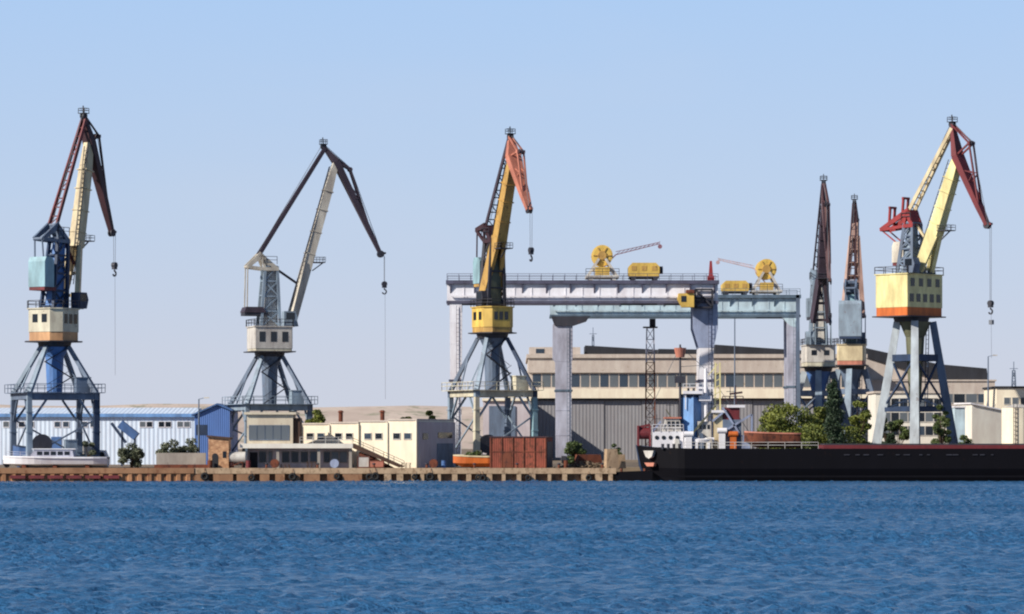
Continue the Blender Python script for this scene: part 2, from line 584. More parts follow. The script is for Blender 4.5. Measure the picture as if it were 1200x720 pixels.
# ------------------------------------------------------------------ cranes
def crane(c):
    Yc, ax, yaw = c['Y'], c['ax'], c['yaw']
    Xc = X(ax, Yc)
    S = rot(Xc, Yc, yaw)
    P = rot(Xc + c.get('pdx', 0), Yc, c['theta'])
    cy, sy = math.cos(R(yaw)), math.sin(R(yaw))
    root = thing('portal_crane', c['label'], 'crane', (Xc, Yc, G), 'harbour portal cranes')
    m = c['mats']

    def rz(p):
        """(r, z) of a photo point lying in the plane of the boom; p = (px, py) or (None, r, py)"""
        if p[0] is None:
            r, py = p[1], p[2]
        else:
            u = (p[0] - 600) / F
            r = (u * Yc - Xc) / (cy - u * sy); py = p[1]
        return r, CAM_H + (HOR - py) * (Yc + r * sy) / F

    pt = {k: rz(v) for k, v in c['pts'].items()}
    def P3(k, t=0): return (pt[k][0], t, pt[k][1])
    zh0, zh1 = Z(c['house'][1], Yc), Z(c['house'][0], Yc)

    # ---- portal
    a = c['a']
    corners = [(-a, -a), (a, -a), (a, a), (-a, a)]
    rt = c.get('rt', 1.9)
    ztop = zh0 - .75
    for (x, y) in corners:                      # bogies
        mb = MB(P); mb.box(x - 1.3, x + 1.3, y - .35, y + .35, G + .35, G + 1.0)
        for q in (-.85, .85): mb.tube((x + q, y - .2, G + .34), (x + q, y + .2, G + .34), .34, n=12)
        mb.build('bogie', M['dark_steel'], root)
    if c['type'] == 'A':
        zr = Z(c['ring'], Yc)
        for i, (x, y) in enumerate(corners):
            mb = MB(P); mb.bar((x, y, G + 1), (x, y, zr - .45), .75, .75, .6, .6)
            for k in range(3):
                zz = G + 2 + k * (zr - G - 3) / 2.4
                mb.bar((x - .43, y, zz), (x + .43, y, zz), .9, .12)
            mb.build('leg', m['leg'][i % len(m['leg'])], root)
        for i in range(4):
            (x0, y0), (x1, y1) = corners[i], corners[(i + 1) % 4]
            v = Vector((x1 - x0, y1 - y0, 0)).normalized()
            mb = MB(P)
            e = .36
            mb.bar(Vector((x0, y0, zr)) + v * e, Vector((x1, y1, zr)) - v * e, .55, .8)
            mb.build('portal_beam', m['ring'], root)
            mb = MB(P)
            zl = G + 1.4
            mb.bar(Vector((x0, y0, zl)) + v * .4, Vector((x1, y1, zl)) - v * .4, .35, .4)
            mb.build('sill_beam', m['leg'][0], root)
            mid = (Vector((x0, y0, 0)) + Vector((x1, y1, 0))) / 2
            for (xa, ya) in ((x0, y0), (x1, y1)):
                w_ = (mid - Vector((xa, ya, 0))).normalized()
                mb = MB(P); mb.bar(Vector((xa, ya, zr - 3.1)) + w_ * .3, Vector((xa, ya, zr - .4)) + w_ * 2.2, .22, .26)
                mb.build('brace', m['brace'], root)
            if True:
                mb = MB(P); mb.bar(Vector((x0, y0, zl + .2)) + v * .3, Vector((x1, y1, zr - 3)) - v * .3, .16, .2)
                mb.build('diagonal', m['brace'], root)
        for i, (x, y) in enumerate(corners):
            mb = MB(P); k = rt / a / 1.3
            mb.bar((x, y, zr - .44), (x, y, zr + .5), .62, .62)
            mb.bar((x, y, zr + .4), (x * k, y * k, ztop), .6, .5, .5, .42)
            mb.bar((x, y * .3, zr + .3), (x * (k + .25), y * (k + .2), ztop - 2.6), .16, .16)
            mb.build('strut', m['strut'][i % len(m['strut'])], root)
        # deck on the ring with railings
        mb = MB(P)
        mb.box(-a - .9, a + .9, -a - .9, -a - .3, zr + .41, zr + .49)
        mb.box(-a - .9, a + .9, a + .3, a + .9, zr + .41, zr + .49)
        mb.box(a + .3, a + .9, -a - .29, a + .29, zr + .41, zr + .49)
        mb.box(-a - .9, -a - .3, -a - .29, a + .29, zr + .41, zr + .49)
        railing(mb, [(-a - .9, -a - .9, zr + .49), (a + .9, -a - .9, zr + .49), (a + .9, a + .9, zr + .49), (-a - .9, a + .9, zr + .49)], closed=True)
        mb.build('walkway', m['ring'], root)
        mb = MB(P)
        mb.bar((-a + .3, 0, zr), (a - .3, 0, zr), .5, .5); mb.bar((0, -a + .3, zr + .02), (0, a - .3, zr + .02), .5, .52)
        mb.build('cross_beam', m['ring'], root)
        mb = MB(P); mb.tube((0, 0, zr + .2), (0, 0, ztop - 1.2), .95, 1.15, 14); mb.tube((0, 0, ztop - 1.2), (0, 0, ztop), 1.2, rt * .95, 14)
        mb.build('column', m['column'], root)
        mb = MB(P)
        for q in (-.22, .22): mb.tube((-a + 1.6, -a - .12 + q - .04, G + 3.0), (-a + 1.6, -a - .12 + q + .04, G + 3.0), 1.25, n=20)
        mb.tube((-a + 1.6, -a - .4, G + 3.0), (-a + 1.6, -a + .2, G + 3.0), .5, n=14); mb.bar((-a + 1.6, -a - .1, G + 1.5), (-a + 1.6, -a - .1, G + 3), .3, .3)
        mb.build('cable_reel', M['dark_steel'], root)
        mb = MB(P); mb.box(.2, 1.7, -a - .45, -a + .35, G + 1.62, G + 3.5); mb.box(.1, 1.8, -a - .55, -a + .45, G + 3.51, G + 3.6); mb.build('switch_cabinet', m['leg'][0], root)
        mb = MB(P); mb.box(a - 2.4, a - .6, -a + .6, -a + 2.2, zr + .52, zr + 2.3); mb.box(a - 2.5, a - .5, -a + .5, -a + 2.3, zr + 2.31, zr + 2.42); mb.build('equipment_hut', m['ring'], root)
        mb = MB(P); ladder(mb, (a + .48, -a + .5, G + .6), (a + .48, -a + .5, zr + .4), up=(1, 0, 0))
        st = zr + .5
        n = 3                                      # zigzag stair up to the machinery house
        for k in range(n):
            z0, z1 = st + (ztop - st) * k / n, st + (ztop - st) * (k + 1) / n
            s_ = 1 if k % 2 == 0 else -1
            mb.bar((-1.6 * s_, -a * .55 + .55 * k, z0), (1.6 * s_, -a * .55 + .55 * k, z1), .5, .1)
            mb.bar((-1.6 * s_, -a * .55 + .55 * k - .25, z0 + 1), (1.6 * s_, -a * .55 + .55 * k - .25, z1 + 1), .06, .06)
        mb.build('stair', M['dark_steel'], root)
    else:
        k = rt / a / 1.3
        for i, (x, y) in enumerate(corners):
            mb = MB(P); mb.bar((x, y, G + 1), (x * k, y * k, ztop), 1.3, 1.3, .95, .95)
            mb.bar((x, y, G + .9), (x + (x / a) * .02, y, G + 1.9), 1.6, 1.6, 1.2, 1.2)
            mb.build('leg', m['leg'][i % len(m['leg'])], root)
        for i in range(4):
            (x0, y0), (x1, y1) = corners[i], corners[(i + 1) % 4]
            mb = MB(P)
            f0 = .36
            q = 1 - f0 * (1 - k)
            zz = G + 1 + f0 * (ztop - G - 1)
            v = Vector((x1 - x0, y1 - y0, 0)).normalized() * .4
            mb.bar(Vector((x0 * q, y0 * q, zz)) + v, Vector((x1 * q, y1 * q, zz)) - v, .4, .6)
            mb.build('tie_beam', m['brace'], root)
            mb = MB(P)
            q2 = 1 - .72 * (1 - k); z2 = G + 1 + .72 * (ztop - G - 1)
            mb.bar(Vector((x0 * q, y0 * q, zz + .4)) + v, Vector((x1 * q2, y1 * q2, z2)) - v * .6, .22, .22)
            mb.build('brace', m['brace'], root)
            mb = MB(P); mb.bar(Vector((x1 * q, y1 * q, zz + .4)) - v, Vector((x0 * q2, y0 * q2, z2)) + v * .6, .22, .22); mb.build('brace', m['brace'], root)
            mb = MB(P); mb.bar(Vector((x0 * q2, y0 * q2, z2 + .3)) + v * .8, Vector((x1 * q2, y1 * q2, z2 + .3)) - v * .8, .45, .9); mb.build('tie_beam', m['brace'], root)
            mb = MB(P); mb.bar(Vector((x0 * q, y0 * q, zz)) + v * .5, (0, 0, G + 9.5), .25, .25); mb.build('inner_brace', m['brace'], root)
        mb = MB(P); mb.tube((0, 0, G + 8.5), (0, 0, ztop - 2), .8, 1.3, 12); mb.tube((0, 0, ztop - 2), (0, 0, ztop), 1.35, rt, 12)
        mb.build('column', m['column'], root)
        mb = MB(P)
        zz = G + 1 + .36 * (ztop - G - 1)
        mb.box(-a * .55, a * .55, -a * .55, a * .55, zz + .31, zz + .42)
        railing(mb, [(-a * .55, -a * .55, zz + .42), (a * .55, -a * .55, zz + .42), (a * .55, a * .55, zz + .42), (-a * .55, a * .55, zz + .42)], closed=True)
        ladder(mb, (.9, -1.2, zz + .4), (.9, -1.5, ztop), up=(1, 0, 0))
        mb.build('walkway', m['brace'], root)

    # ---- slewing part
    mb = MB(S); mb.tube((0, 0, ztop + .01), (0, 0, zh0 - .16), rt + .1, rt + .25, 24)
    mb.build('slewing_ring', M['dark_steel'], root)
    L, W_, ch, r0 = c['L'], c['W'], c.get('ch', .6), c.get('hr', -.2)
    def octo(l, w, q): return [(r0 - l / 2 + q, -w / 2), (r0 + l / 2 - q, -w / 2), (r0 + l / 2, -w / 2 + q), (r0 + l / 2, w / 2 - q),
                               (r0 + l / 2 - q, w / 2), (r0 - l / 2 + q, w / 2), (r0 - l / 2, w / 2 - q), (r0 - l / 2, -w / 2 + q)]
    skirt = c.get('skirt', .28)
    zs = zh0 + (zh1 - zh0) * skirt
    mb = MB(S); mb.prism(octo(L, W_, ch), zs, zh1 - .12); house = mb.build('machinery_house', m['house'], root)
    mb = MB(S); mb.prism(octo(L - .12, W_ - .12, ch), zh0, zs - .01); mb.build('skirt', m['skirt'], house)
    mb = MB(S); mb.prism(octo(L + .3, W_ + .3, ch), zh1 - .119, zh1 + .02); mb.build('roof', m['house'], house)
    mb = MB(S); mb.prism(octo(L + .9, W_ + .9, ch + .2), zh0 - .15, zh0 - .01); mb.build('deck', M['dark_steel'], root)
    mb = MB(S); pr = octo(L + .2, W_ + .2, ch)
    railing(mb, [(x, y, zh1 + .02) for x, y in pr], closed=True, h=.95); mb.build('roof_rail', M['dark_steel'], house)
    hh = zh1 - zs
    for (fz0, fz1, n, faces) in c['wins']:
        for fc in faces:
            wl = W_ if fc in '+-' and fc == '+' or fc == '-' else L
            if fc in 'rb': wl = W_
            else: wl = L
            for k in range(n):
                u = (k + .5) / n * (wl - 2 * ch - .3) - (wl - 2 * ch - .3) / 2
                hw = min(.42, (wl - 2 * ch) / n * .32)
                z0, z1 = zs + hh * fz0, zs + hh * fz1
                mb = MB(S)
                if fc == 'r': mb.box(r0 + L / 2 - .05, r0 + L / 2 + .03, u - hw, u + hw, z0, z1)
                elif fc == 'b': mb.box(r0 - L / 2 - .03, r0 - L / 2 + .05, u - hw, u + hw, z0, z1)
                else: mb.box(r0 + u - hw, r0 + u + hw, -W_ / 2 - .03, -W_ / 2 + .05, z0, z1)
                mb.build('window', M['glass'], house)
    # cab in front of the boom foot
    rb, zb = pt['bb']
    ctw = c.get('tw', 1.25)
    cr = min(rb + .5, L / 2 - .8)
    mb = MB(S); mb.slab([(cr - .4, zh1 + .05), (cr + 1.2, zh1 + .05), (cr + 1.55, zh1 + 1.2), (cr + 1.2, zh1 + 2.1), (cr - .4, zh1 + 2.1)], -W_ / 2 + .1, -W_ / 2 + 1.4)
    cab = mb.build('operator_cab', m['tower'], root)
    mb = MB(S); mb.box(cr - .1, cr + 1.1, -W_ / 2 + .07, -W_ / 2 + .12, zh1 + 1, zh1 + 1.9); mb.build('cab_window', M['glass'], cab)
    # tower
    hb = pt['tb']
    ztt = min(hb[1] - 1.6, hb[1] - .8)
    tw = ctw
    tf = c.get('tfr', (1.2, -1.5))              # radial extent at the foot
    tt = (hb[0] + 2.2, hb[0] + .2) if c.get('tt') is None else c['tt']
    mb = MB(S)
    for s_ in (-1, 1):
        for (q0, q1) in ((tf[0], tt[0]), (tf[1], tt[1])):
            mb.bar((q0, s_ * tw, zh1 - .1), (q1, s_ * tw * .65, ztt), .36, .4)
        n = 4
        for k in range(n):
            f0, f1 = k / n, (k + 1) / n
            def q(side, f): return (tf[side] + (tt[side] - tf[side]) * f, s_ * tw * (1 - .35 * f), zh1 + (ztt - zh1) * f)
            mb.bar(q(0, f0), q(1, f1) if k % 2 == 0 else q(1, f0 + .01), .16, .2)
            mb.bar(q(1, f0), q(0, f1), .16, .2)
            mb.bar(q(0, f1), q(1, f1), .18, .2)
    for k in range(5):
        f = k / 4
        for side in (0, 1):
            r_ = tf[side] + (tt[side] - tf[side]) * f
            zz = zh1 + .3 + (ztt - zh1 - .3) * f
            mb.bar((r_, -tw * (1 - .35 * f), zz), (r_, tw * (1 - .35 * f), zz), .2, .2)
    mb.build('tower', m['tower'], root)
    mb = MB(S)
    mb.loft([[(tf[1] + .35, -tw * .7, zh1 + .05), (tf[0] - .35, -tw * .7, zh1 + .05), (tf[0] - .35, tw * .7, zh1 + .05), (tf[1] + .35, tw * .7, zh1 + .05)],
             [(tt[1] + .25, -tw * .42, ztt - .6), (tt[0] - .25, -tw * .42, ztt - .6), (tt[0] - .25, tw * .42, ztt - .6), (tt[1] + .25, tw * .42, ztt - .6)]])
    mb.build('tower_casing', m['casing'], root)
    # tower head carrying tie bar and counterweight lever
    rear = pt['tr']
    mb = MB(S)
    for s_ in (-1, 1):
        yy = s_ * tw * .72
        q = [(tt[0], ztt - .4), (tt[1], ztt - .4), hb, rear]
        mb.bar((q[0][0], yy, q[0][1]), (hb[0], yy, hb[1]), .3, .55)
        mb.bar((hb[0] + .3, yy, hb[1] + .1), (rear[0], yy, rear[1]), .3, .8, .3, .5)
        mb.bar((rear[0], yy, rear[1]), (q[1][0], yy, q[1][1]), .28, .4)
        mb.bar((hb[0], yy, hb[1]), (q[1][0], yy, q[1][1]), .24, .3)
        mb.bar((q[1][0] - .2, yy, q[1][1]), (q[0][0] + .2, yy, q[0][1]), .32, .45)
    mb.loft([[(hb[0] + .35, -tw * .72, hb[1] + .2), (hb[0] + .35, tw * .72, hb[1] + .2), (hb[0] - .25, tw * .72, hb[1] - .3), (hb[0] - .25, -tw * .72, hb[1] - .3)],
             [(tt[0] + .1, -tw * .7, ztt - .3), (tt[0] + .1, tw * .7, ztt - .3), (tt[0] - .6, tw * .7, ztt - .6), (tt[0] - .6, -tw * .7, ztt - .6)]])
    for (r_, z_) in (rear, hb, ((tt[0] + hb[0]) / 2, (ztt + hb[1]) / 2)):
        mb.tube((r_, -tw * .72, z_), (r_, tw * .72, z_), .2, n=8)
    mb.build('tower_head', m['head'], root)
    mb = MB(S)
    railing(mb, [(tt[0] - .1, -tw * .95, ztt + .3), (tt[1] - .3, -tw * .95, ztt + .3), (tt[1] - .3, tw * .95, ztt + .3)], step=1)
    mb.build('head_rail', M['dark_steel'], root)
    if c.get('spikes'):
        mb = MB(S)
        for q in (.25, .75):
            r_ = rear[0] + (hb[0] - rear[0]) * q; z_ = rear[1] + (hb[1] - rear[1]) * q
            mb.bar((r_, -.5, z_), (r_ + .2, -.5, z_ + 2.4), .28, .28)
            mb.bar((r_, .5, z_), (r_ + .2, .5, z_ + 2.4), .28, .28)
            mb.bar((r_ + .2, -.7, z_ + 2.4), (r_ + .2, .7, z_ + 2.4), .3, .3)
        mb.build('sheave_frame', m['head'], root)
    # counterweight
    cw = c['cw']
    mb = MB(S)
    mb.slab([(cw[0], cw[2]), (cw[1], cw[2]), (cw[1], cw[3] - .5), (cw[1] - .4, cw[3]), (cw[0] + .3, cw[3]), (cw[0], cw[3] - .6)], -cw[4], cw[4])
    cwo = mb.build('counterweight', m['cw'], root)
    mb = MB(S); mb.box(cw[0] + .05, cw[1] + .5, -cw[4] + .1, cw[4] - .1, cw[2] - .42, cw[2] - .02); mb.build('cradle', m['cwb'], cwo)
    mb = MB(S)
    for s_ in (-1, 1):
        mb.bar((rear[0], s_ * tw * .6, rear[1]), (cw[0] + .5, s_ * min(cw[4], tw) * .7, cw[3] - .05), .14, .16)
    mb.build('hanger_rod', m['head'], root)
    # boom
    (rh, zhd) = pt['bh']
    B = lambda f, t=0, o=0: (rb + (rh - rb) * f, t, zb + (zhd - zb) * f)
    th = c.get('bth', 1.45)
    mb = MB(S)
    fj = c.get('fork', .36); fw = c.get('fw', 1.25)
    for s_ in (-1, 1):
        mb.bar(B(0, s_ * fw), B(fj, s_ * .5), .6, th * .75, .55, th)
    mb.bar(B(fj - .03), B(.82), 1.5, th, 1.25, th * .9)
    mb.bar(B(.82), B(1), 1.25, th * .9, 1.0, th * .6)
    for f, hw in ((0.02, fw * .9), (fj * .45, fw * .72)):
        mb.bar(B(f, -hw), B(f, hw), .3, .4)
    boom = mb.build('boom', m['boom'], root)
    for f in (.42, .56, .7, .82):
        mb = MB(S); mb.bar(B(f), B(f + .006), 1.62, th + .16)
        mb.build('collar', m['boom'], boom)
    mb = MB(S)
    for s_ in (-1, 1):
        mb.slab([(rb - .9, zh1 + .02), (rb + .7, zh1 + .02), (rb + .35, zb + .5), (rb - .35, zb + .5)], s_ * fw - .42, s_ * fw - .32)
        mb.slab([(rb - .9, zh1 + .02), (rb + .7, zh1 + .02), (rb + .35, zb + .5), (rb - .35, zb + .5)], s_ * fw + .32, s_ * fw + .42)
        mb.tube((rb, s_ * fw - .5, zb + .1), (rb, s_ * fw + .5, zb + .1), .22, n=10)
    mb.bar((rb - .1, -fw, zh1 + .1), (rb - .1, fw, zh1 + .1), .3, .2)
    mb.build('boom_bracket', m['tower'], root)
    f = .38
    p = B(f)
    nrm = Vector(((zhd - zb), 0, -(rh - rb))).normalized()
    q = Vector(p) + nrm * (th / 2)
    mb = MB(S); mb.box(q.x - .1, q.x + 1.7, -.9, .9, q.z - .1, q.z + .02)
    mb.bar((q.x, 0, q.z - 1.2), (q.x + 1.5, 0, q.z - .1), .14, .14)
    railing(mb, [(q.x, -.9, q.z), (q.x + 1.7, -.9, q.z), (q.x + 1.7, .9, q.z), (q.x, .9, q.z)], step=.8, h=.7, r=.025)
    mb.build('boom_platform', M['dark_steel'], boom)
    mb = MB(S)
    ladder(mb, Vector(B(.08, -.75)) - nrm * (th / 2 + .12), Vector(B(.97, -.3)) - nrm * (th / 2 + .1), up=(1, 0, 0))
    mb.build('boom_ladder', M['dark_steel'], boom)
    # luffing screw from tower to boom
    mb = MB(S)
    pa = (tt[0], 0, ztt - .3)
    fl = c.get('luff', .22)
    mb.bar(pa, B(fl), .3, .3)
    mb.build('luffing_rack', m['tie'], root)
    # jib
    jt, jn, jp = pt['jt'], pt['jn'], pt['jp']
    v = lambda p, t=0: Vector((p[0], t, p[1]))
    jw = c.get('jw', 1.7)
    pv = (rh + .05, zhd + .3)
    mb = MB(S)
    mb.bar(v(jt), v(pv), .5, .4, jw, .95)
    mb.bar(v(pv), v(pv).lerp(v(jn), .72), jw, .95, jw * .62, .7)
    mb.bar(v(pv).lerp(v(jn), .72), v(jn), jw * .62, .7, jw * .4, .5)
    nd = (v(jn) - v(pv)).normalized()
    mb.bar(v(jn) - nd * .1, v(jn) + Vector((.75, 0, .15)), .5, .42, .4, .25)
    jib = mb.build('jib', m['jib'], root)
    mb = MB(S)
    j75 = v(pv).lerp(v(jn), .78)
    for s_ in (-1, 1):
        o = Vector((0, s_ * .45, 0))
        mb.bar(v(jt) + o * .5, v(jp) + o, .18, .2)
        mb.bar(v(jp) + o, j75 + o * .7, .2, .22)
        mb.bar(v(pv) + o, v(jp) + o, .2, .22)
        mb.bar(v(pv).lerp(v(jn), .4) + o, v(jp).lerp(j75, .45) + o, .12, .14)
        mb.bar(v(jp).lerp(j75, .45) + o, v(pv).lerp(v(jn), .2) + o, .12, .14)
    mb.bar(v(jp, -.6), v(jp, .6), .4, .4)
    mb.build('jib_brace', m['jibb'], jib)
    for p, rad in ((jn, .5), (jt, .42), (jp, .34)):
        mb = MB(S)
        for s_ in (-.22, .22): mb.tube(v(p, s_ - .08), v(p, s_ + .08), rad, n=14)
        mb.tube(v(p, -.3), v(p, .3), .1, n=8)
        mb.build('sheave', M['dark_steel'], jib)
    mb = MB(S)
    mb.bar(v(jt), v(jt) + Vector((-.1, 0, 1.3)), .12, .12)
    mb.box(jt[0] - .5, jt[0] + .5, -.55, .55, jt[1] + .28, jt[1] + .36)
    railing(mb, [(jt[0] - .45, -.5, jt[1] + .36), (jt[0] + .45, -.5, jt[1] + .36), (jt[0] + .45, .5, jt[1] + .36), (jt[0] - .45, .5, jt[1] + .36)], h=.6, step=.9, r=.03, closed=True)
    mb.build('top_platform', M['dark_steel'], jib)
    # tie bar
    mb = MB(S)
    tA, tB = v(jt) + (v(pv) - v(jt)) * .12, v(hb)
    for s_ in (-1, 1):
        o = Vector((0, s_ * .42, 0))
        mb.bar(tA + o * .7, tB + o * 1.5, .2, .5)
    n = 12
    for k in range(1, n):
        f = k / n
        wd = .42 * (.7 + .8 * f)
        p = tA.lerp(tB, f)
        mb.bar(p - Vector((0, wd, 0)), p + Vector((0, wd, 0)), .14, .14)
        if k % 2: mb.bar(p - Vector((0, wd, 0)), tA.lerp(tB, f + 1 / n) + Vector((0, wd, 0)), .1, .1)
    mb.build('tie_bar', m['tie'], root)
    # ropes and hook
    hz = Z(c['hook'], Yc + jn[0] * sy)
    nose = v(jn) + Vector((.55, 0, -.3)) if c.get('noseout', True) else v(jn)
    mb = MB(S)
    for s_ in (-.16, .16):
        mb.tube(nose + Vector((0, s_, 0)), Vector((nose.x, s_ * .8, hz + .6)), .03, n=6)
    mb.tube(v(jn) + Vector((0, 0, .5)), v(jp) + Vector((.1, 0, .3)), .04, n=6)
    mb.tube(v(jp) + Vector((0, 0, .3)), v(jt) + Vector((0, 0, .4)), .04, n=6)
    mb.tube(v(jt) + Vector((-.1, 0, .4)), v(hb) + Vector((0, 0, .5)), .04, n=6)
    mb.build('hoist_rope', M['cable'], root)
    mb = MB(S)
    mb.box(nose.x - .3, nose.x + .3, -.22, .22, hz - .3, hz + .5)
    mb.tube((nose.x, -.26, hz + .25), (nose.x, .26, hz + .25), .38, n=14)
    hk = mb.build('hook_block', M['dark_steel'], root)
    mb = MB(S)
    prev = None
    for k in range(9):
        an = R(90 - k * 32)
        p = Vector((nose.x + .3 * math.cos(an) , 0, hz - .85 + .32 * math.sin(an)))
        if prev is not None: mb.bar(prev, p, .16, .16)
        prev = p
    mb.bar((nose.x, 0, hz - .35), (nose.x, 0, hz - .55), .16, .16)
    mb.build('hook', M['dark_steel'], hk)
    if c.get('sling'):
        z1 = Z(c['sling'], Yc + jn[0] * sy)
        mb = MB(S); mb.tube((nose.x + .1, 0, hz - .9), (nose.x + .15, 0, z1), .02, n=6)
        if c.get('sling_block'):
            z2 = Z(c['sling_block'], Yc + jn[0] * sy)
            mb.box(nose.x - .15, nose.x + .4, -.2, .2, z2 - .3, z2 + .3)
        mb.build('sling', M['cable'], root)
    return root


crane(dict(Y=412, ax=64, yaw=58, theta=22, a=4.3, type='A', ring=465, house=(362, 400), L=5.4, W=5.6, ch=1.15, hr=-.2,
    label='portal crane with cream drum-like house and pale teal counterweight, standing over the white boat',
    pts=dict(bb=(82, 350), bh=(104, 168), jt=(98, 136), jn=(131, 273), jp=(113, 160), tb=(62, 264), tr=(45, 280)),
    cw=(-3.5, -1.7, 24.4, 28.2, 1.35), jw=1.5, tw=1.0, wins=[(.35, .75, 3, 's'), (.4, .75, 2, 'b')], hook=313, sling=440, skirt=.27,
    mats=dict(leg=[M['slate_light'], M['navy'], M['slate'], M['slate']], ring=M['slate'], brace=M['slate'], strut=[M['slate_light'], M['slate'], M['slate'], M['slate_light']],
              column=M['blue_bright'], house=M['cream_steel'], skirt=M['tan'], tower=M['navy'], casing=M['blue_bright'], head=M['slate'], cw=M['teal_pale'], cwb=M['red_dark'],
              boom=M['beige'], jib=M['maroon'], jibb=M['maroon'], tie=M['red_dark'])))
crane(dict(Y=455, ax=316, yaw=17, theta=20, a=4.5, type='A', ring=478, house=(383, 412), L=5.4, W=5.2, ch=.12, hr=0.0,
    label='grey portal crane, thin boom and jib spread widest, standing behind the two-storey station',
    pts=dict(bb=(341, 376), bh=(393, 192), jt=(379, 172), jn=(446, 298), jp=(410, 199), tb=(303, 299), tr=(289, 313)),
    cw=(-3.9, -.9, 22.9, 23.7, 1.4), wins=[(.3, .75, 3, 's')], hook=335, sling=468, skirt=.1, bth=1.3, jw=1.2, tt=(.9, -.8),
    mats=dict(leg=[M['slate_light'], M['slate'], M['slate'], M['slate_light']], ring=M['slate_light'], brace=M['slate_light'], strut=[M['slate_light'], M['slate'], M['slate'], M['slate']],
              column=M['slate'], house=M['white_dirty'], skirt=M['cream_steel'], tower=M['slate_light'], casing=M['white_dirty'], head=M['beige_grey'], cw=M['plum'], cwb=M['dark_steel'],
              boom=M['beige_grey'], jib=M['plum'], jibb=M['plum'], tie=M['plum'])))
crane(dict(Y=432, ax=577, yaw=-63, theta=25, a=4.2, type='A', ring=462, house=(360, 390), L=5.2, W=4.4, ch=.9, hr=0.0,
    label='portal crane with yellow house, mustard boom and salmon jib in front of the white gantry',
    pts=dict(bb=(574, 352), bh=(601, 186), jt=(598, 160), jn=(620, 246), jp=(610, 178), tb=(574, 266), tr=(565, 270)),
    cw=(-3.6, -1.6, 26.0, 29.5, 1.1), wins=[(.35, .75, 3, 'r'), (.35, .75, 2, 's')], hook=296, skirt=.2, bth=1.5, jw=1.9, fork=.45,
    mats=dict(leg=[M['cream_steel'], M['teal_pale'], M['slate'], M['slate_light']], ring=M['cream_steel'], brace=M['slate_light'], strut=[M['slate_light'], M['navy'], M['slate'], M['slate']],
              column=M['slate'], house=M['yellow'], skirt=M['mustard'], tower=M['dark_steel'], casing=M['olive_dark'], head=M['maroon'], cw=M['teal_pale'], cwb=M['mustard'],
              boom=M['mustard'], jib=M['salmon'], jibb=M['salmon'], tie=M['plum'])))
crane(dict(Y=440, ax=1068, pdx=.5, yaw=-47, theta=37, a=3.9, type='B', house=(322, 371), L=5.6, W=7.4, ch=.08, hr=-.4, rt=2.2,
    label='portal crane with big yellow box house on four long splayed legs behind the black barge',
    pts=dict(bb=(1083, 318), bh=(1122, 186), jt=(1116, 146), jn=(1157, 264), jp=(1138, 168), tb=(1068, 248), tr=(1037, 270)),
    cw=(-2.6, -.6, 29.2, 32.0, 1.0), wins=[(.62, .86, 4, 'r'), (.16, .4, 5, 'r')], hook=358, sling=420, sling_block=378, skirt=.2, bth=1.7, jw=1.7, tt=(.9, -.5), spikes=True, noseout=True,
    mats=dict(leg=[M['leg_pale'], M['slate'], M['slate'], M['leg_pale']], brace=M['navy'],
              column=M['olive_dark'], house=M['cream_yellow'], skirt=M['orange'], tower=M['slate'], casing=M['slate_light'], head=M['red'], cw=M['beige_grey'], cwb=M['red_dark'],
              boom=M['cream_yellow'], jib=M['red_dark'], jibb=M['red_dark'], tie=M['beige'])))
ref = dict(bb=(None, 2.9, 378), bh=(None, 8.5, 238), jt=(None, 6.8, 214), jn=(None, 14.0, 330), jp=(None, 10.2, 240), tb=(None, -1.6, 318), tr=(None, -3.0, 326))
crane(dict(Y=510, ax=959, yaw=-88.5, theta=40, a=4.2, type='B', house=(405, 430), L=5.4, W=4.8, ch=.3, hr=-.1, rt=2.0,
    label='distant portal crane seen end on, plum jib over cream house, beside the dark cypress',
    pts=ref, cw=(-4.0, -1.6, 24.5, 27.5, 1.5), wins=[(.4, .7, 2, 'r')], hook=372, skirt=.2, jw=1.15,
    mats=dict(leg=[M['slate_light'], M['slate'], M['navy'], M['leg_pale']], brace=M['slate'],
              column=M['blue'], house=M['white_dirty'], skirt=M['cream_steel'], tower=M['slate_light'], casing=M['white_dirty'], head=M['slate_light'], cw=M['slate_light'], cwb=M['dark_steel'],
              boom=M['plum'], jib=M['brown_grey'], jibb=M['maroon'], tie=M['plum'])))
ref2 = dict(bb=(None, 2.9, 372), bh=(None, 8.5, 262), jt=(None, 6.8, 236), jn=(None, 14.0, 332), jp=(None, 10.2, 258), tb=(None, -1.6, 330), tr=(None, -3.4, 338))
crane(dict(Y=550, ax=998, fw=1.75, yaw=80, theta=30, a=4.4, type='B', house=(404, 428), L=5.4, W=4.6, ch=.3, hr=-.1, rt=2.0,
    label='distant portal crane with brownish forked boom, farther back beside the one with plum jib',
    pts=ref2, cw=(-4.2, -2.2, 22.6, 28.6, 1.9), wins=[(.4, .7, 2, 'r')], hook=375, skirt=.2, jw=1.1, fork=.85,
    mats=dict(leg=[M['slate_light'], M['slate'], M['navy'], M['slate_light']], brace=M['slate'],
              column=M['slate'], house=M['beige'], skirt=M['salmon'], tower=M['slate'], casing=M['teal_pale'], head=M['slate'], cw=M['slate_light'], cwb=M['navy'],
              boom=M['brown_pale'], jib=M['maroon'], jibb=M['maroon'], tie=M['maroon'])))


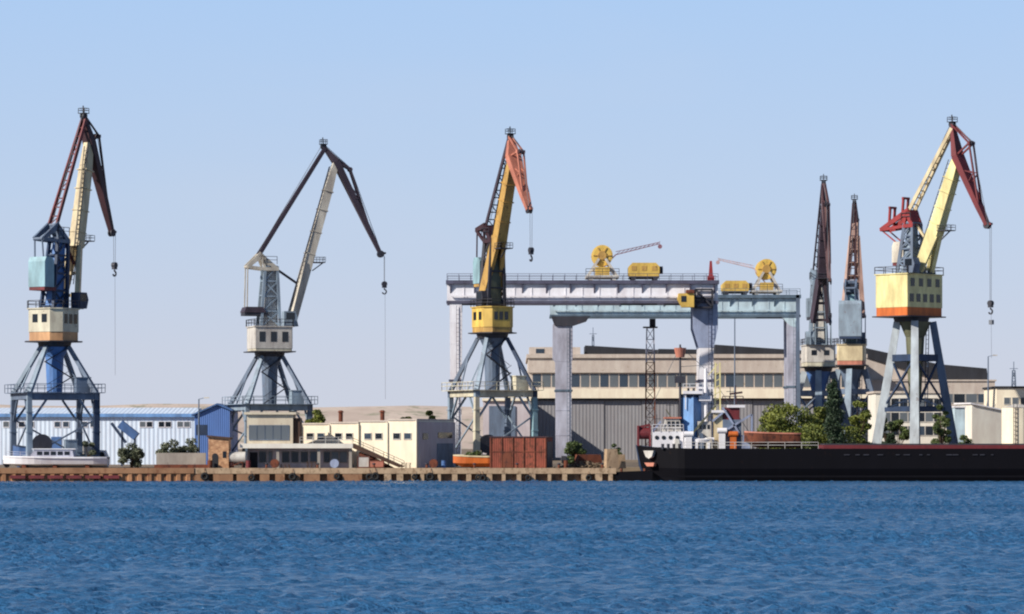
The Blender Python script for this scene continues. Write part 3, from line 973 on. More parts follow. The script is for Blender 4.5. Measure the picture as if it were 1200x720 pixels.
# ------------------------------------------------------------------ gantry cranes
def gantry(Yg, x0, x1, ytop, ybot, girder, edge, legm, label, rightwide, legs):
    s = Yg / F
    A, B = X(x0, Yg), X(x1, Yg)
    zt, zb = Z(ytop, Yg), Z(ybot, Yg)
    D = 5.2                                       # girders front and back
    root = thing('gantry_crane', label, 'gantry crane', ((A + B) / 2, Yg, G), 'shipyard gantry cranes')
    for yy in (Yg, Yg + D):
        mb = MB(); mb.box(A, B, yy - .55, yy + .55, zb + .38, zt - .63); gd = mb.build('girder', girder, root)
        mb = MB(); mb.box(A - .15, B + .15, yy - 1.05, yy + .9, zt - .62, zt - .12)
        for k in range(12):
            xx = A + .5 + (B - A - 1.0) * k / 11
            mb.add([(xx + dx_, y_, z_) for dx_ in (-.1, .1) for (y_, z_) in ((yy - .56, zt - .63), (yy - 1.0, zt - .63), (yy - .56, zt - 1.9))], [(0, 2, 1), (3, 4, 5), (0, 1, 4, 3), (1, 2, 5, 4), (2, 0, 3, 5)])
        mb.build('top_flange', edge, gd)
        mb = MB(); mb.box(A - .1, B + .1, yy - .75, yy + .75, zb, zb + .37); mb.build('bottom_flange', edge, gd)
        for k in range(1, 16):
            xx = A + (B - A) * k / 16
            mb = MB(); mb.box(xx - .06, xx + .06, yy - .62, yy - .551, zb + .4, zt - .65)
            mb.build('stiffener', girder, gd)
        mb = MB(); railing(mb, [(A, yy - 1.0, zt - .12), (B, yy - 1.0, zt - .12)], step=1.6, h=.9, r=.03); mb.build('handrail', edge, gd)
    mb = MB()
    for xx in (A + .5, B - .5): mb.box(xx - .5, xx + .5, Yg + .56, Yg + D - .56, zb + .4, zt - .55)
    mb.build('end_beam', edge, root)
    mb = MB()
    mb.box(A + .5, B - .5, Yg - 1.0, Yg - .78, zb + .9, zb + 1.06)
    for k in range(19): mb.box(A + .8 + (B - A - 1.6) * k / 18 - .05, A + .8 + (B - A - 1.6) * k / 18 + .05, Yg - .8, Yg - .553, zb + .8, zb + .9)
    mb.build('cable_tray', girder, root)
    for (la, lb, ltop, wide, mt) in legs:         # front and back leg at each end
        xa, xb = X(la, Yg), X(lb, Yg)
        zz = Z(ltop, Yg)
        for yy in (Yg, Yg + D):
            mb = MB()
            if wide:
                xm0, xm1 = X(wide[0], Yg), X(wide[1], Yg)
                zk, zk2 = Z(wide[2], Yg), Z(wide[3], Yg)
                mb.slab([(xa, zk2), (xb, zk2), (xm1, zk), (xm1, zz), (xm0, zz), (xm0, zk)], yy - .6, yy + .6)
            else:
                mb.slab([(xa + .15, G + .9), (xb - .15, G + .9), (xb, zz), (xa, zz)], yy - .6, yy + .6)
            lg = mb.build('leg', mt, root)
            if wide:
                mb = MB(); mb.slab([(xa + .1, G + .9), (xb - .1, G + .9), (xb, zk2 - .02), (xa, zk2 - .02)], yy - .58, yy + .58)
                mb.build('lower_leg', wide[4] if len(wide) > 4 else mt, lg)
            mb = MB(); mb.box(xa - .12, xb + .12, yy - .68, yy + .68, zz * .55, zz * .55 + .3); mb.build('leg_collar', edge, lg)
            for fz in (.2, .38, .75, .88):
                if not wide or fz < .6:
                    mb = MB(); mb.box(xa + .02, xb - .02, yy - .63, yy + .63, G + (zz - G) * fz, G + (zz - G) * fz + .09); mb.build('weld_band', mt, lg)
            if yy == Yg:
                mb = MB(); ladder(mb, (xb - .45, yy - .85, G + 1.2), (xb - .45, yy - .85, zz - .3), up=(0, 1, 0), r=.03); mb.build('ladder', edge, lg)
        mb = MB(); mb.box((xa + xb) / 2 - .35, (xa + xb) / 2 + .35, Yg - 3, Yg + D + 3, G + .5, G + 1.15)
        for q in (-2.4, -1, D + 1, D + 2.4): mb.tube(((xa + xb) / 2 - .2, Yg + q, G + .45), ((xa + xb) / 2 + .2, Yg + q, G + .45), .44, n=12)
        mb.build('bogie', M['dark_steel'], root)
        mb = MB()
        mb.bar(((xa + xb) / 2, Yg + .6, G + 8), ((xa + xb) / 2, Yg + D - .6, G + 8), .4, .5)
        mb.bar(((xa + xb) / 2, Yg + .6, G + 8.3), ((xa + xb) / 2, Yg + D - .6, G + 15), .25, .3)
        mb.build('leg_brace', mt, root)
    return root, zt, zb


LAV2 = paint('pale_lavender_paint', (232, 232, 238), rust=.22, dirt=.24)
EDGE = paint('grey_violet_paint', (84, 84, 106), rust=.2)
EDGE2 = paint('grey_teal_paint', (92, 112, 130), rust=.2)
G1Y, G2Y = 450, 492
g1, zt1, zb1 = gantry(G1Y, 524, 841, 328, 356, LAV2, EDGE, M['lavender'],
    'white gantry crane with the higher wide beam, passing behind the yellow and mustard crane', None,
    [(527, 541, 356, None, LAV2), (819, 836, 356, (812, 841, 385, 408, M['white']), M['blue_grey'])])
g2, zt2, zb2 = gantry(G2Y, 645, 937, 345, 372, M['sky_paint'], EDGE2, M['lavender'],
    'pale blue gantry crane with the lower beam, farther back, one leg before the grey doors', None,
    [(651, 670, 380, (648, 671, 420, 424), M['lavender']), (922, 935, 372, None, M['lavender'])])
mb = MB(); mb.slab([(X(646, G2Y), Z(371, G2Y)), (X(691, G2Y), Z(371, G2Y)), (X(687, G2Y), Z(377, G2Y)), (X(672, G2Y), Z(382, G2Y)), (X(650, G2Y), Z(382, G2Y))], G2Y - .95, G2Y + 1)
mb.build('hinge_bracket', M['dark_steel'], g2)
mb = MB()
mb.bar((X(934, G2Y), G2Y - .8, Z(346, G2Y)), (X(936, G2Y), G2Y - .8, G + 1), .5, .5)
mb.build('outer_column', M['slate'], g2)
mb = MB(); mb.slab([(X(915, G2Y), Z(371, G2Y)), (X(935, G2Y), Z(371, G2Y)), (X(935, G2Y), Z(385, G2Y)), (X(925, G2Y), Z(382, G2Y))], G2Y - .62, G2Y + .62)
mb.build('gusset', M['sky_paint'], g2)
# operator cab hung under the white gantry
y0 = G1Y - 1.9
mb = MB(); mb.slab([(X(794, G1Y), Z(345, G1Y)), (X(812, G1Y), Z(345, G1Y)), (X(812, G1Y), Z(361, G1Y)), (X(798, G1Y), Z(361, G1Y)), (X(793, G1Y), Z(352, G1Y))], y0 - .9, y0 + .9)
cab = mb.build('operator_cab', M['yellow'], g1)
mb = MB(); mb.box(X(797, G1Y), X(803, G1Y), y0 - .94, y0 - .88, Z(355, G1Y), Z(348, G1Y)); mb.build('cab_window', M['glass'], cab)
mb = MB(); mb.box(X(803, G1Y), X(812, G1Y), y0 - 1.2, y0 + .8, Z(344.8, G1Y), Z(341, G1Y)); mb.build('cab_roof', M['rust'], cab)
mb = MB()
for (a, b) in (((814, 340), (834, 340)), ((814, 350), (834, 350)), ((814, 361), (834, 361)), ((814, 340), (814, 361)), ((834, 340), (834, 361)), ((814, 361), (824, 350)), ((824, 350), (834, 361)), ((814, 340), (824, 350))):
    mb.bar((X(a[0], G1Y), y0, Z(a[1], G1Y)), (X(b[0], G1Y), y0, Z(b[1], G1Y)), .22, .22)
    mb.bar((X(a[0], G1Y), y0 + 1, Z(a[1], G1Y)), (X(b[0], G1Y), y0 + 1, Z(b[1], G1Y)), .22, .22)
mb.build('stair_cage', M['dark_steel'], g1)
mb = MB(); mb.box(X(829, G1Y), X(837, G1Y), G1Y - .4, G1Y + .4, zt1 - .2, zt1 + .5); mb.bar((X(833, G1Y), G1Y, zt1 + .5), (X(833, G1Y), G1Y, Z(306, G1Y)), .6, .6, .3, .3)
mb.build('beacon_post', M['red'], g1)


def hoist_trolley(Yg, zt, drum, boxr, jib, label1, label2, jm):
    zt += -.2
    s = Yg / F
    cx, cz = X(drum[0], Yg), Z(drum[1], Yg)
    rad = drum[2] * s
    root = thing('hoist_trolley', label1, 'trolley', (cx, Yg, zt), 'hoist trolleys on the gantries')
    yc = Yg + 2.6
    mb = MB(); mb.box(cx - 2.3, cx + 2.3, yc - 3, yc + 3, zt + .5, zt + .8)
    for xx in (-1.6, 1.6):
        for yy in (-2.6, 2.6): mb.tube((cx + xx, yc + yy - .2, zt + .32), (cx + xx, yc + yy + .2, zt + .32), .3, n=12)
    mb.build('bogie_frame', M['white_dirty'], root)
    for yy in (yc - 1.6, yc + 1.6):
        mb = MB()
        for sg in (-1, 1):
            mb.bar((cx + sg * 2, yy, zt + .8), (cx + sg * .45, yy, cz - rad * .3), .3, .35)
        mb.bar((cx - 1.4, yy, zt + 1.6), (cx + 1.4, yy, zt + 1.6), .2, .2)
        mb.build('support_frame', M['white_dirty'], root)
    mb = MB()
    prof = [(-1.35, .8), (-1.3, 1), (-.9, 1.0), (-.85, .88), (.85, .88), (.9, 1.0), (1.3, 1), (1.35, .8)]
    n = 24
    mb.loft([[(cx + rad * q * math.cos(2 * math.pi * k / n), yc + u, cz + rad * q * math.sin(2 * math.pi * k / n)) for k in range(n)] for u, q in prof])
    dr = mb.build('winch_drum', M['yellow'], root)
    mb = MB(); mb.tube((cx, yc - 1.55, cz), (cx, yc - 1.36, cz), rad * .4, rad * .45, 16)
    for k in range(6):
        an = k * math.pi / 3
        mb.bar((cx + rad * .4 * math.cos(an), yc - 1.4, cz + rad * .4 * math.sin(an)), (cx + rad * .85 * math.cos(an), yc - 1.4, cz + rad * .85 * math.sin(an)), .14, .14)
    mb.build('hub', M['mustard'], dr)
    mb = MB(); mb.box(cx - 1.0, cx + 1.0, yc - 2.2, yc - 1.0, zt + .81, zt + 2.0); mb.build('motor', M['yellow'], root)
    mb = MB()
    (ax_, ay_), (bx_, by_) = jib
    pa, pb = Vector((X(ax_, Yg), yc - 1.2, Z(ay_, Yg))), Vector((X(bx_, Yg), yc - 1.2, Z(by_, Yg)))
    for d in ((0, 0, 0), (0, .5, 0), (0, .25, .42)):
        mb.bar(pa + Vector(d), pb + Vector(d) * .5, .09, .09)
    for k in range(10):
        p0 = pa.lerp(pb, k / 10); p1 = pa.lerp(pb, (k + 1) / 10)
        mb.bar(p0, p1 + Vector((0, .3, .3)), .06, .06); mb.bar(p0 + Vector((0, .4, 0)), p1, .06, .06)
    mb.tube(pb - Vector((0, .1, .4)), pb + Vector((0, .3, -.4)), .3, n=10)
    mb.bar(pa, (cx, yc - 1.2, zt + 1.8), .16, .16)
    mb.build('service_jib', jm, root)
    mb = MB(); railing(mb, [(cx - 2.3, yc - 3, zt + .8), (cx + 2.3, yc - 3, zt + .8)], step=1, h=.9); mb.build('handrail', M['dark_steel'], root)
    # separate yellow winch house beside it
    b0, b1, t0, t1 = X(boxr[0], Yg), X(boxr[1], Yg), Z(boxr[3], Yg), Z(boxr[2], Yg)
    r2 = thing('winch_house', label2, 'winch house', ((b0 + b1) / 2, yc, zt), 'winch houses on the gantries')
    mb = MB(); mb.slab([(b0 + .2, zt + .7), (b1 - .1, zt + .7), (b1, zt + 1), (b1, t1 - .5), (b1 - .5, t1), (b0 + .5, t1), (b0, t1 - .5), (b0, zt + 1)], yc - 2.4, yc + 2.4)
    bx = mb.build('housing', M['yellow'], r2)
    mb = MB()
    for xx in (b0 + .6, b1 - .6):
        for yy in (-2.6, 2.6): mb.tube((xx, yc + yy - .2, zt + .32), (xx, yc + yy + .2, zt + .32), .3, n=12)
    mb.box(b0 + .1, b1 - .1, yc - 2.7, yc + 2.7, zt + .5, zt + .68)
    mb.build('bogie_frame', M['dark_steel'], r2)
    for k in range(3):
        xx = b0 + (b1 - b0) * (k + .5) / 3
        mb = MB(); mb.box(xx - .35, xx + .35, yc - 2.44, yc - 2.38, t1 - 1.1, t1 - .45); mb.build('louvre', M['mustard'], bx)
    mb = MB(); mb.tube((b1 + .02, yc - 1.2, (zt + t1) / 2 + .3), (b1 + .5, yc - 1.2, (zt + t1) / 2 + .3), .55, n=14); mb.build('motor', M['dark_steel'], r2)


hoist_trolley(G1Y, zt1, (706, 299, 12.5), (737, 773, 308, 325), ((722, 298), (774, 285)),
              'yellow drum hoist trolley with long plum service jib on the white gantry', 'bright yellow winch house beside the drum trolley on the white gantry', M['jib_plum'])
hoist_trolley(G2Y, zt2, (899, 315, 12), (847, 878, 329, 344), ((884, 314), (842, 304)),
              'yellow drum hoist trolley on the pale blue gantry, near its far end', 'low yellow winch house beside the drum trolley on the pale blue gantry', M['pink_pale'])


# ------------------------------------------------------------------ buildings
def windows(parent, mtx, spots, mat, frame=None, face_y=0, depth=.06):
    for (a, b, z0, z1) in spots:
        mb = MB(mtx); mb.box(a, b, face_y - depth, face_y + .02, z0, z1)
        wd = mb.build('window', random.choice((mat, mat, M['glass_grey'], M['glass_blue'])), parent)
        if frame:
            mb = MB(mtx)
            t = .07
            mb.box(a - t, b + t, face_y - depth - .03, face_y + .01, z0 - t * 1.6, z0 - .003); mb.box(a - t, b + t, face_y - depth - .02, face_y + .01, z1 + .003, z1 + t)
            mb.box(a - t, a - .003, face_y - depth - .02, face_y + .01, z0, z1); mb.box(b + .003, b + t, face_y - depth - .02, face_y + .01, z0, z1)
            mb.build('frame', frame, wd)


# big ship hall
Ys = 585
root = thing('ship_hall', 'huge beige ship hall with long window band and grey sliding doors behind the gantries', 'hall', (X(815, Ys), Ys + 20, G))
xa, xb = X(619, Ys), X(1014, Ys)
zw, zb1_, zb2_, zf = Z(467, Ys), Z(456, Ys), Z(437, Ys), Z(416, Ys)
mb = MB(); mb.box(xa, xb, Ys, Ys + 45, G - .5, zf); mb.build('wall', M['beige_wall'], root)
nd = 9
for k in range(nd):
    a, b = xa + .4 + (xb - xa - .8) * k / nd, xa + .4 + (xb - xa - .8) * (k + 1) / nd
    mb = MB(); mb.box(a + .04, b - .04, Ys - .35 - .16 * (k % 2), Ys - .02, G - .3, zw - .35)
    dr = mb.build('sliding_door', M['grey_door'], root)
    if k in (0, 1, 4): 
        mb = MB(); mb.box(a + 1.2, a + 2.2, Ys - .4 - .16 * (k % 2), Ys - .34 - .16 * (k % 2), G, G + 2.2); mb.build('wicket_door', M['slate'], dr)
mb = MB(); mb.box(xa - .3, xb + .3, Ys - 1.5, Ys - .02, zw, zb1_); mb.build('canopy_band', M['cream_wall'], root)
mb = MB(); mb.box(xa - .1, xb + .1, Ys - .9, Ys - .02, zw - .34, zw - .02); mb.build('door_rail', M['dark_steel'], root)
mb = MB(); mb.box(xa, xb, Ys - .5, Ys - .02, zb2_, zf - .6); mb.build('fascia', M['beige_wall'], root)
mb = MB(); mb.box(xa - .3, xb + .3, Ys - .9, Ys + 45, zf - .59, zf + .1); mb.build('roof', M['beige_wall'], root)
nw = 34
sp = []
for k in range(nw):
    a = xa + .8 + (xb - xa - 1.6) * k / nw
    sp.append((a, a + (xb - xa - 1.6) / nw - .28, zb1_ + .35, zb2_ - .25))
windows(root, None, sp, M['glass_grey'], None, Ys - .01, .05)
for (p0, p1, q0, q1, yy) in ((686, 770, 405, 410, 6), (772, 835, 409, 410, 14), (838, 942, 404, 411, 6)):
    y_ = Ys + yy
    mb = MB(); mb.slab([(X(p0, y_), zf + .12), (X(p1, y_), zf + .12), (X(p1, y_), Z(q1, y_)), (X(p0, y_), Z(q0, y_))], y_, y_ + 12)
    mb.build('roof_monitor', M['dark_roof'], root)
mb = MB(); mb.box(xa + .2, X(680, Ys + 2), Ys + 1, Ys + 14, zf + .12, Z(407, Ys + 1)); ph = mb.build('penthouse', M['beige_wall'], root)
windows(ph, None, [(X(628, Ys), X(638, Ys), zf + .3, zf + 1.1), (X(652, Ys), X(660, Ys), zf + .3, zf + 1.1)], M['glass'], None, Ys + 1, .05)
# dark annex on its near side
root = thing('annex', 'dark slate annex with big blue-grey door behind the mustard crane', 'building', (X(596, 560), 560, G))
mb = MB(); mb.box(X(566, 560), X(621, 560), 560, 584, G - .4, Z(470, 560)); mb.build('wall', M['grey_wall'], root)
mb = MB(); mb.box(X(565, 560), X(622, 560), 559.5, 584, Z(470, 560), Z(467, 560)); mb.build('roof', M['cream_wall'], root)
mb = MB(); mb.box(X(573, 560), X(604, 560), 559.8, 560, G, Z(476, 560)); mb.build('door', M['slate'], root)

# cream warehouse, long side in the sun
Wm = rot(X(489, 411), 411, -20)
WL, WD = 20.0, 13.0
zt_ = Z(493, 411)
root = thing('warehouse', 'cream flat-roofed warehouse with paired dark windows and shaded grey end wall', 'warehouse', (X(440, 414), 414, G))
bw = WL / 5
for k in range(5):
    x1 = -k * bw; x0 = x1 - bw
    dz = -.18 * k if k < 3 else -.5
    mb = MB(Wm); mb.box(x0 + .01, x1 - .01, 0 + .12 * (k % 2), WD, G - .3, zt_ + dz)
    bay = mb.build('bay', M['cream_wall'], root)
    mb = MB(Wm); mb.box(x0 + .02, x1 - .02, -.12 + .12 * (k % 2), WD + .1, zt_ + dz + .004, zt_ + dz + .22); mb.build('parapet', M['beige_wall'], bay)
    zc = Z(511, 411)
    cx = (x0 + x1) / 2
    windows(bay, Wm, [(cx - 1.25, cx - .35, zc - .38, zc + .32), (cx + .25, cx + 1.15, zc - .38, zc + .32)], M['glass'], M['white_dirty'], .12 * (k % 2), .05)
    mb = MB(Wm); mb.box(x1 - .2, x1 + .03 if k else x1 - .03, -.2, 0.1, G - .3, zt_ + dz - .05); mb.build('pilaster', M['cream_wall'], bay)
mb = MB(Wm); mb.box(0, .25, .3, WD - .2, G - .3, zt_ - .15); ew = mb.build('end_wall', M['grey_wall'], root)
mb = MB(Wm); mb.box(.26, .34, 6.2, 11.8, G, G + 3.1); mb.build('roller_door', M['slate'], ew)
mb = MB(Wm); mb.box(.26, .32, 1.2, 3.0, G + 3.6, G + 4.4); mb.build('window', M['glass'], ew)
mb = MB(Wm); mb.box(.26, .32, 6.5, 11.5, G + 3.8, G + 4.5); mb.build('window', M['glass'], ew)
for (u, v_) in ((-6, 3), (-12.2, 4)):
    mb = MB(Wm); mb.tube((u, v_, zt_ - .4), (u, v_, zt_ + 1.1), .28, n=12); mb.tube((u, v_, zt_ + 1.1), (u, v_, zt_ + 1.35), .45, .2, n=12)
    mb.build('roof_vent', M['rust'], root)

# two-storey station on the quay
Yt = 406.5
root = thing('station_building', 'two-storey quay station with wide white slab roof over dark glazed ground floor', 'building', (X(350, Yt), Yt, G))
zu0, zu1, zsl0, zsl1 = Z(521, Yt), Z(486, Yt), Z(525.5, Yt), Z(520, Yt)
mb = MB(); mb.box(X(289, Yt), X(343, Yt), Yt + .4, Yt + 6, zsl1, zu1); up = mb.build('upper_storey', M['station_wall'], root)
mb = MB(); mb.box(X(286, Yt), X(347, Yt), Yt, Yt + 6.3, zu1 + .003, zu1 + .3); mb.build('roof', M['station_wall'], up)
windows(up, None, [(X(292, Yt) + k * 1.0, X(292, Yt) + k * 1.0 + .9, Z(515, Yt), Z(499, Yt)) for k in range(5)], M['glass_grey'], M['slate'], Yt + .4, .06)
mb = MB(); mb.box(X(343, Yt) + .01, X(351, Yt), Yt + .8, Yt + 5, zsl1, Z(490, Yt)); mb.build('stair_tower', M['brown_roof'], root)
mb = MB(); mb.box(X(282, Yt), X(414, Yt), Yt - 1.2, Yt + 6.5, zsl0, zsl1 - .004); mb.build('roof_slab', M['white_wall'], root)
mb = MB(); railing(mb, [(X(352, Yt), Yt - 1.0, zsl1), (X(412, Yt), Yt - 1.0, zsl1)], step=1.5, h=.8, r=.03); mb.build('railing', M['white_dirty'], root)
mb = MB(); mb.box(X(289, Yt), X(408, Yt), Yt + 1.2, Yt + 6, G - .2, zsl0 - .004); gf = mb.build('ground_floor', M['grey_wall'], root)
wx = [(303, 311), (314, 318), (330, 338), (341, 349), (352, 360), (363, 371), (379, 386), (388, 396), (398, 406)]
windows(gf, None, [(X(a, Yt), X(b, Yt), G + .75, zsl0 - .45) for a, b in wx], M['glass'], M['concrete_grey'], Yt + 1.2, .06)
mb = MB(); mb.box(X(292, Yt), X(301, Yt), Yt + 1.13, Yt + 1.19, G, zsl0 - .5); mb.build('door', M['dark_roof'], gf)
for px in (286, 326, 374, 411):
    mb = MB(); mb.box(X(px, Yt) - .18, X(px, Yt) + .18, Yt - .8, Yt - .44, G, zsl0 - .004); mb.build('pillar', M['dark_roof'] if px == 286 else M['concrete_grey'], root)
mb = MB(); mb.slab([(X(414.2, Yt), zsl0), (X(414.2, Yt), zsl1), (X(474, Yt), Z(547, Yt)), (X(468, Yt), Z(548, Yt))], Yt - 1.2, Yt + 3); mb.build('ramp', M['brown_roof'], root)
mb = MB(); mb.slab([(X(420, Yt), G), (X(462, Yt), G), (X(436, Yt), Z(535, Yt)), (X(421, Yt), Z(530, Yt))], Yt - .6, Yt + 2.4); mb.build('ramp_wall', M['rust'], root)
mb = MB(); railing(mb, [(X(414, Yt), Yt - 1.1, zsl1), (X(474, Yt), Yt - 1.1, Z(547, Yt))], step=1.2, h=.7, r=.03); mb.build('ramp_rail', M['brown_roof'], root)

# small brick hut
Yk = 404.6
root = thing('brick_hut', 'small weathered brick hut with arched dark doorway beside the station', 'hut', (X(256, Yk), Yk + 1.6, G))
xa, xb = X(244, Yk), X(268, Yk)
zr_ = Z(513, Yk)
mb = MB(); mb.slab([(xa, G - .2), (xb, G - .2), (xb, zr_ - .2), (xa, zr_ + .05)], Yk, Yk + 3); hw = mb.build('wall', M['brick'], root)
mb = MB(); mb.slab([(xa - .2, zr_ + .06), (xb + .2, zr_ - .22), (xb + .2, zr_ + .02), (xa - .2, zr_ + .28)], Yk - .25, Yk + 3.2); mb.build('roof', M['brown_roof'], root)
dxm = X(252, Yk)
poly = [(dxm - .38, G), (dxm + .38, G)] + [(dxm + .38 * math.cos(R(a)), G + 1.5 + .38 * math.sin(R(a))) for a in range(0, 181, 30)]
mb = MB(); mb.slab(poly, Yk - .04, Yk + .02); mb.build('doorway', M['dark_roof'], hw)
mb = MB(); mb.box(X(261, Yk), X(265, Yk), Yk - .04, Yk + .02, G + 1.3, G + 2.1); mb.build('window', M['glass'], hw)

# pale blue warehouse with blue gable block
Yb = 470
root = thing('blue_warehouse', 'long pale blue sheet metal warehouse with small dark windows behind the nearest crane legs', 'warehouse', (X(100, Yb), Yb + 9, G))
xa, xb = X(-60, Yb), X(229, Yb)
mb = MB(); mb.box(xa, xb, Yb, Yb + 16, G - .3, Z(489, Yb)); wl = mb.build('wall', M['pale_sheet'], root)
mb = MB(); mb.slab([(xa - .3, Z(489, Yb) + .004), (xb, Z(489, Yb) + .004), (xb, Z(485, Yb)), (xa - .3, Z(485, Yb))], Yb - .5, Yb + 16.3); mb.build('eaves_band', M['funnel_blue'], root)
mb = MB()
prof = [(Yb - .5, Z(485, Yb) + .003), (Yb + 8, Z(478, Yb + 8)), (Yb + 16.3, Z(485, Yb) + .003)]
mb.add([(x_, y_, z_) for x_ in (xa - .3, xb) for (y_, z_) in prof], [(0, 1, 2), (3, 5, 4), (0, 3, 4, 1), (1, 4, 5, 2), (0, 2, 5, 3)])
mb.build('roof', M['pale_sheet'], root)
windows(wl, None, [(X(p, Yb), X(p + 6.5, Yb), Z(500.5, Yb), Z(494.5, Yb)) for p in (4, 13, 22, 33, 64, 74, 96, 106, 164, 172, 186, 194, 208, 216)], M['glass'], M['white'], Yb, .05)
mb = MB(); mb.box(X(60, Yb), X(72, Yb), Yb - .06, Yb + .02, G, Z(512, Yb)); mb.build('door', M['blue'], wl)
root = thing('gable_shed', 'tall bright blue gabled shed at the end of the pale warehouse', 'shed', (X(248, 452), 456, G))
Yg_ = 452
xa, xb = X(228, Yg_), X(269, Yg_)
ze, zp = Z(487, Yg_), Z(475, Yg_)
mb = MB(); mb.slab([(xa, G - .3), (xb, G - .3), (xb, ze + .7), ((xa * .35 + xb * .65), zp), (xa, ze)], Yg_, Yg_ + 14); wl = mb.build('wall', M['blue_sheet'], root)
mb = MB(); xr = xa * .35 + xb * .65
mb.slab([(xa - .4, ze - .08), (xr, zp + .05), (xb + .4, ze + .6), (xb + .4, ze + .82), (xr, zp + .27), (xa - .4, ze + .14)], Yg_ - .4, Yg_ + 14.2); mb.build('roof', M['blue'], root)
mb = MB(); mb.box(X(230, Yg_), X(243, Yg_), Yg_ - .05, Yg_ + .02, Z(510, Yg_), Z(498, Yg_)); mb.build('doorway', M['navy'], wl)

# buildings on the right
def block(name, label, cat, px0, px1, Yb, ytop, depth, wall, roofm, rows, cols, wm=M['glass'], ww=.9, wh=1.1, roofh=.3, over=.25, pad=1.0):
    root = thing(name, label, cat, ((X(px0, Yb) + X(px1, Yb)) / 2, Yb + depth / 2, G))
    xa, xb, zt = X(px0, Yb), X(px1, Yb), Z(ytop, Yb)
    mb = MB(); mb.box(xa, xb, Yb, Yb + depth, G - .3, zt); wl = mb.build('wall', wall, root)
    mb = MB(); mb.box(xa - over, xb + over, Yb - over, Yb + depth + over, zt + .004, zt + roofh); mb.build('roof', roofm, root)
    for yr in rows:
        zc = Z(yr, Yb)
        for k in range(cols):
            c_ = xa + pad + (xb - xa - 2 * pad) * (k + .5) / cols
            windows(wl, None, [(c_ - ww / 2, c_ + ww / 2, zc - wh / 2, zc + wh / 2)], wm, M['white_dirty'], Yb, .05)
    return root


block('office_block', 'white three-storey office block with dark windows seen through the long crane legs', 'building', 1026, 1112, 478, 461, 10, M['white_wall'], M['beige_wall'], (473, 489, 505), 7, wh=1.3, ww=1.1)
r = block('workshop', 'beige workshop under a broad dark pitched roof to the right of the long crane legs', 'building', 1012, 1166, 600, 447, 20, M['beige_wall'], M['beige_wall'], (467,), 10, ww=2.0, wh=1.6)
mb = MB(); mb.slab([(X(1013, 604), Z(447, 604) + .35), (X(1100, 604), Z(447, 604) + .35), (X(1012.5, 604), Z(418, 604))], 604.1, 617)
mb.build('gable_wall', M['beige_wall'], r)
mb = MB(); mb.slab([(X(1012, 604), Z(418, 604)), (X(1100, 604), Z(446, 604)), (X(1158, 604), Z(446, 604)), (X(1156, 604), Z(432, 604)), (X(1100, 604), Z(427, 604)), (X(1014, 604), Z(408, 604))], 603.6, 618)
mb.build('dark_roof', M['dark_roof'], r)
block('storehouse', 'low cream storehouse with slim dark windows near the frame edge', 'building', 1168, 1260, 520, 455, 14, M['cream_wall'], M['dark_roof'], (470, 492), 8, ww=.9, wh=1.0)
root = thing('lean_to_shed', 'white shed with slanting roof and grey shaded end beside the crane legs', 'shed', (X(1152, 470), 474, G))
Yl = 470
mb = MB(rot(X(1139, Yl), Yl, 14)); mb.slab([(0, G - .3), (4.8, G - .3), (4.8, Z(482, Yl)), (0, Z(474, Yl))], 0, 6); wl = mb.build('wall', M['white_wall'], root)
mb = MB(rot(X(1139, Yl), Yl, 14)); mb.slab([(-.3, Z(474, Yl) + .05), (5, Z(482, Yl) + .02), (5, Z(482, Yl) + .2), (-.3, Z(474, Yl) + .24)], -.3, 6.3); mb.build('roof', M['white'], root)
mb = MB(rot(X(1139, Yl), Yl, 14)); mb.box(1, 2.4, -.05, .02, G, G + 2.3); mb.build('door', M['blue_grey'], wl)
root = thing('pale_cabin', 'pale blue-white upright cabin at the foot of the right crane leg', 'cabin', (X(1124, 452), 454, G))
mb = MB(); mb.box(X(1119, 452), X(1131, 452), 452, 455, G - .2, Z(478, 452)); cb = mb.build('wall', M['sky_paint'], root)
mb = MB(); mb.box(X(1118, 452), X(1132, 452), 451.8, 455.2, Z(478, 452) + .004, Z(477, 452) + .1); mb.build('roof', M['white'], root)
mb = MB(); mb.box(X(1121, 452), X(1126, 452), 451.95, 452.02, G, G + 2); mb.build('door', M['slate'], cb)
# round tank at the edge
root = thing('storage_tank', 'squat cream storage tank with pipe collar at the frame edge', 'tank', (X(1192, 462), 462, G))
cx = X(1192, 462)
mb = MB(); mb.tube((cx, 462, G - .1), (cx, 462, Z(478, 462)), 2.2, 2.2, 28); tk = mb.build('shell', M['cream_wall'], root)
mb = MB(); mb.tube((cx, 462, Z(478, 462) + .003), (cx, 462, Z(474, 462)), 2.25, .5, 28); mb.build('lid', M['white_dirty'], root)
mb = MB(); mb.tube((cx, 462, G + 2.0), (cx, 462, G + 2.25), 2.27, 2.27, 28); mb.build('collar', M['rust'], tk)
mb = MB(); ladder(mb, (cx - .6, 459.7, G), (cx - .6, 459.7, Z(474, 462)), up=(0, 1, 0)); mb.build('ladder', M['dark_steel'], root)

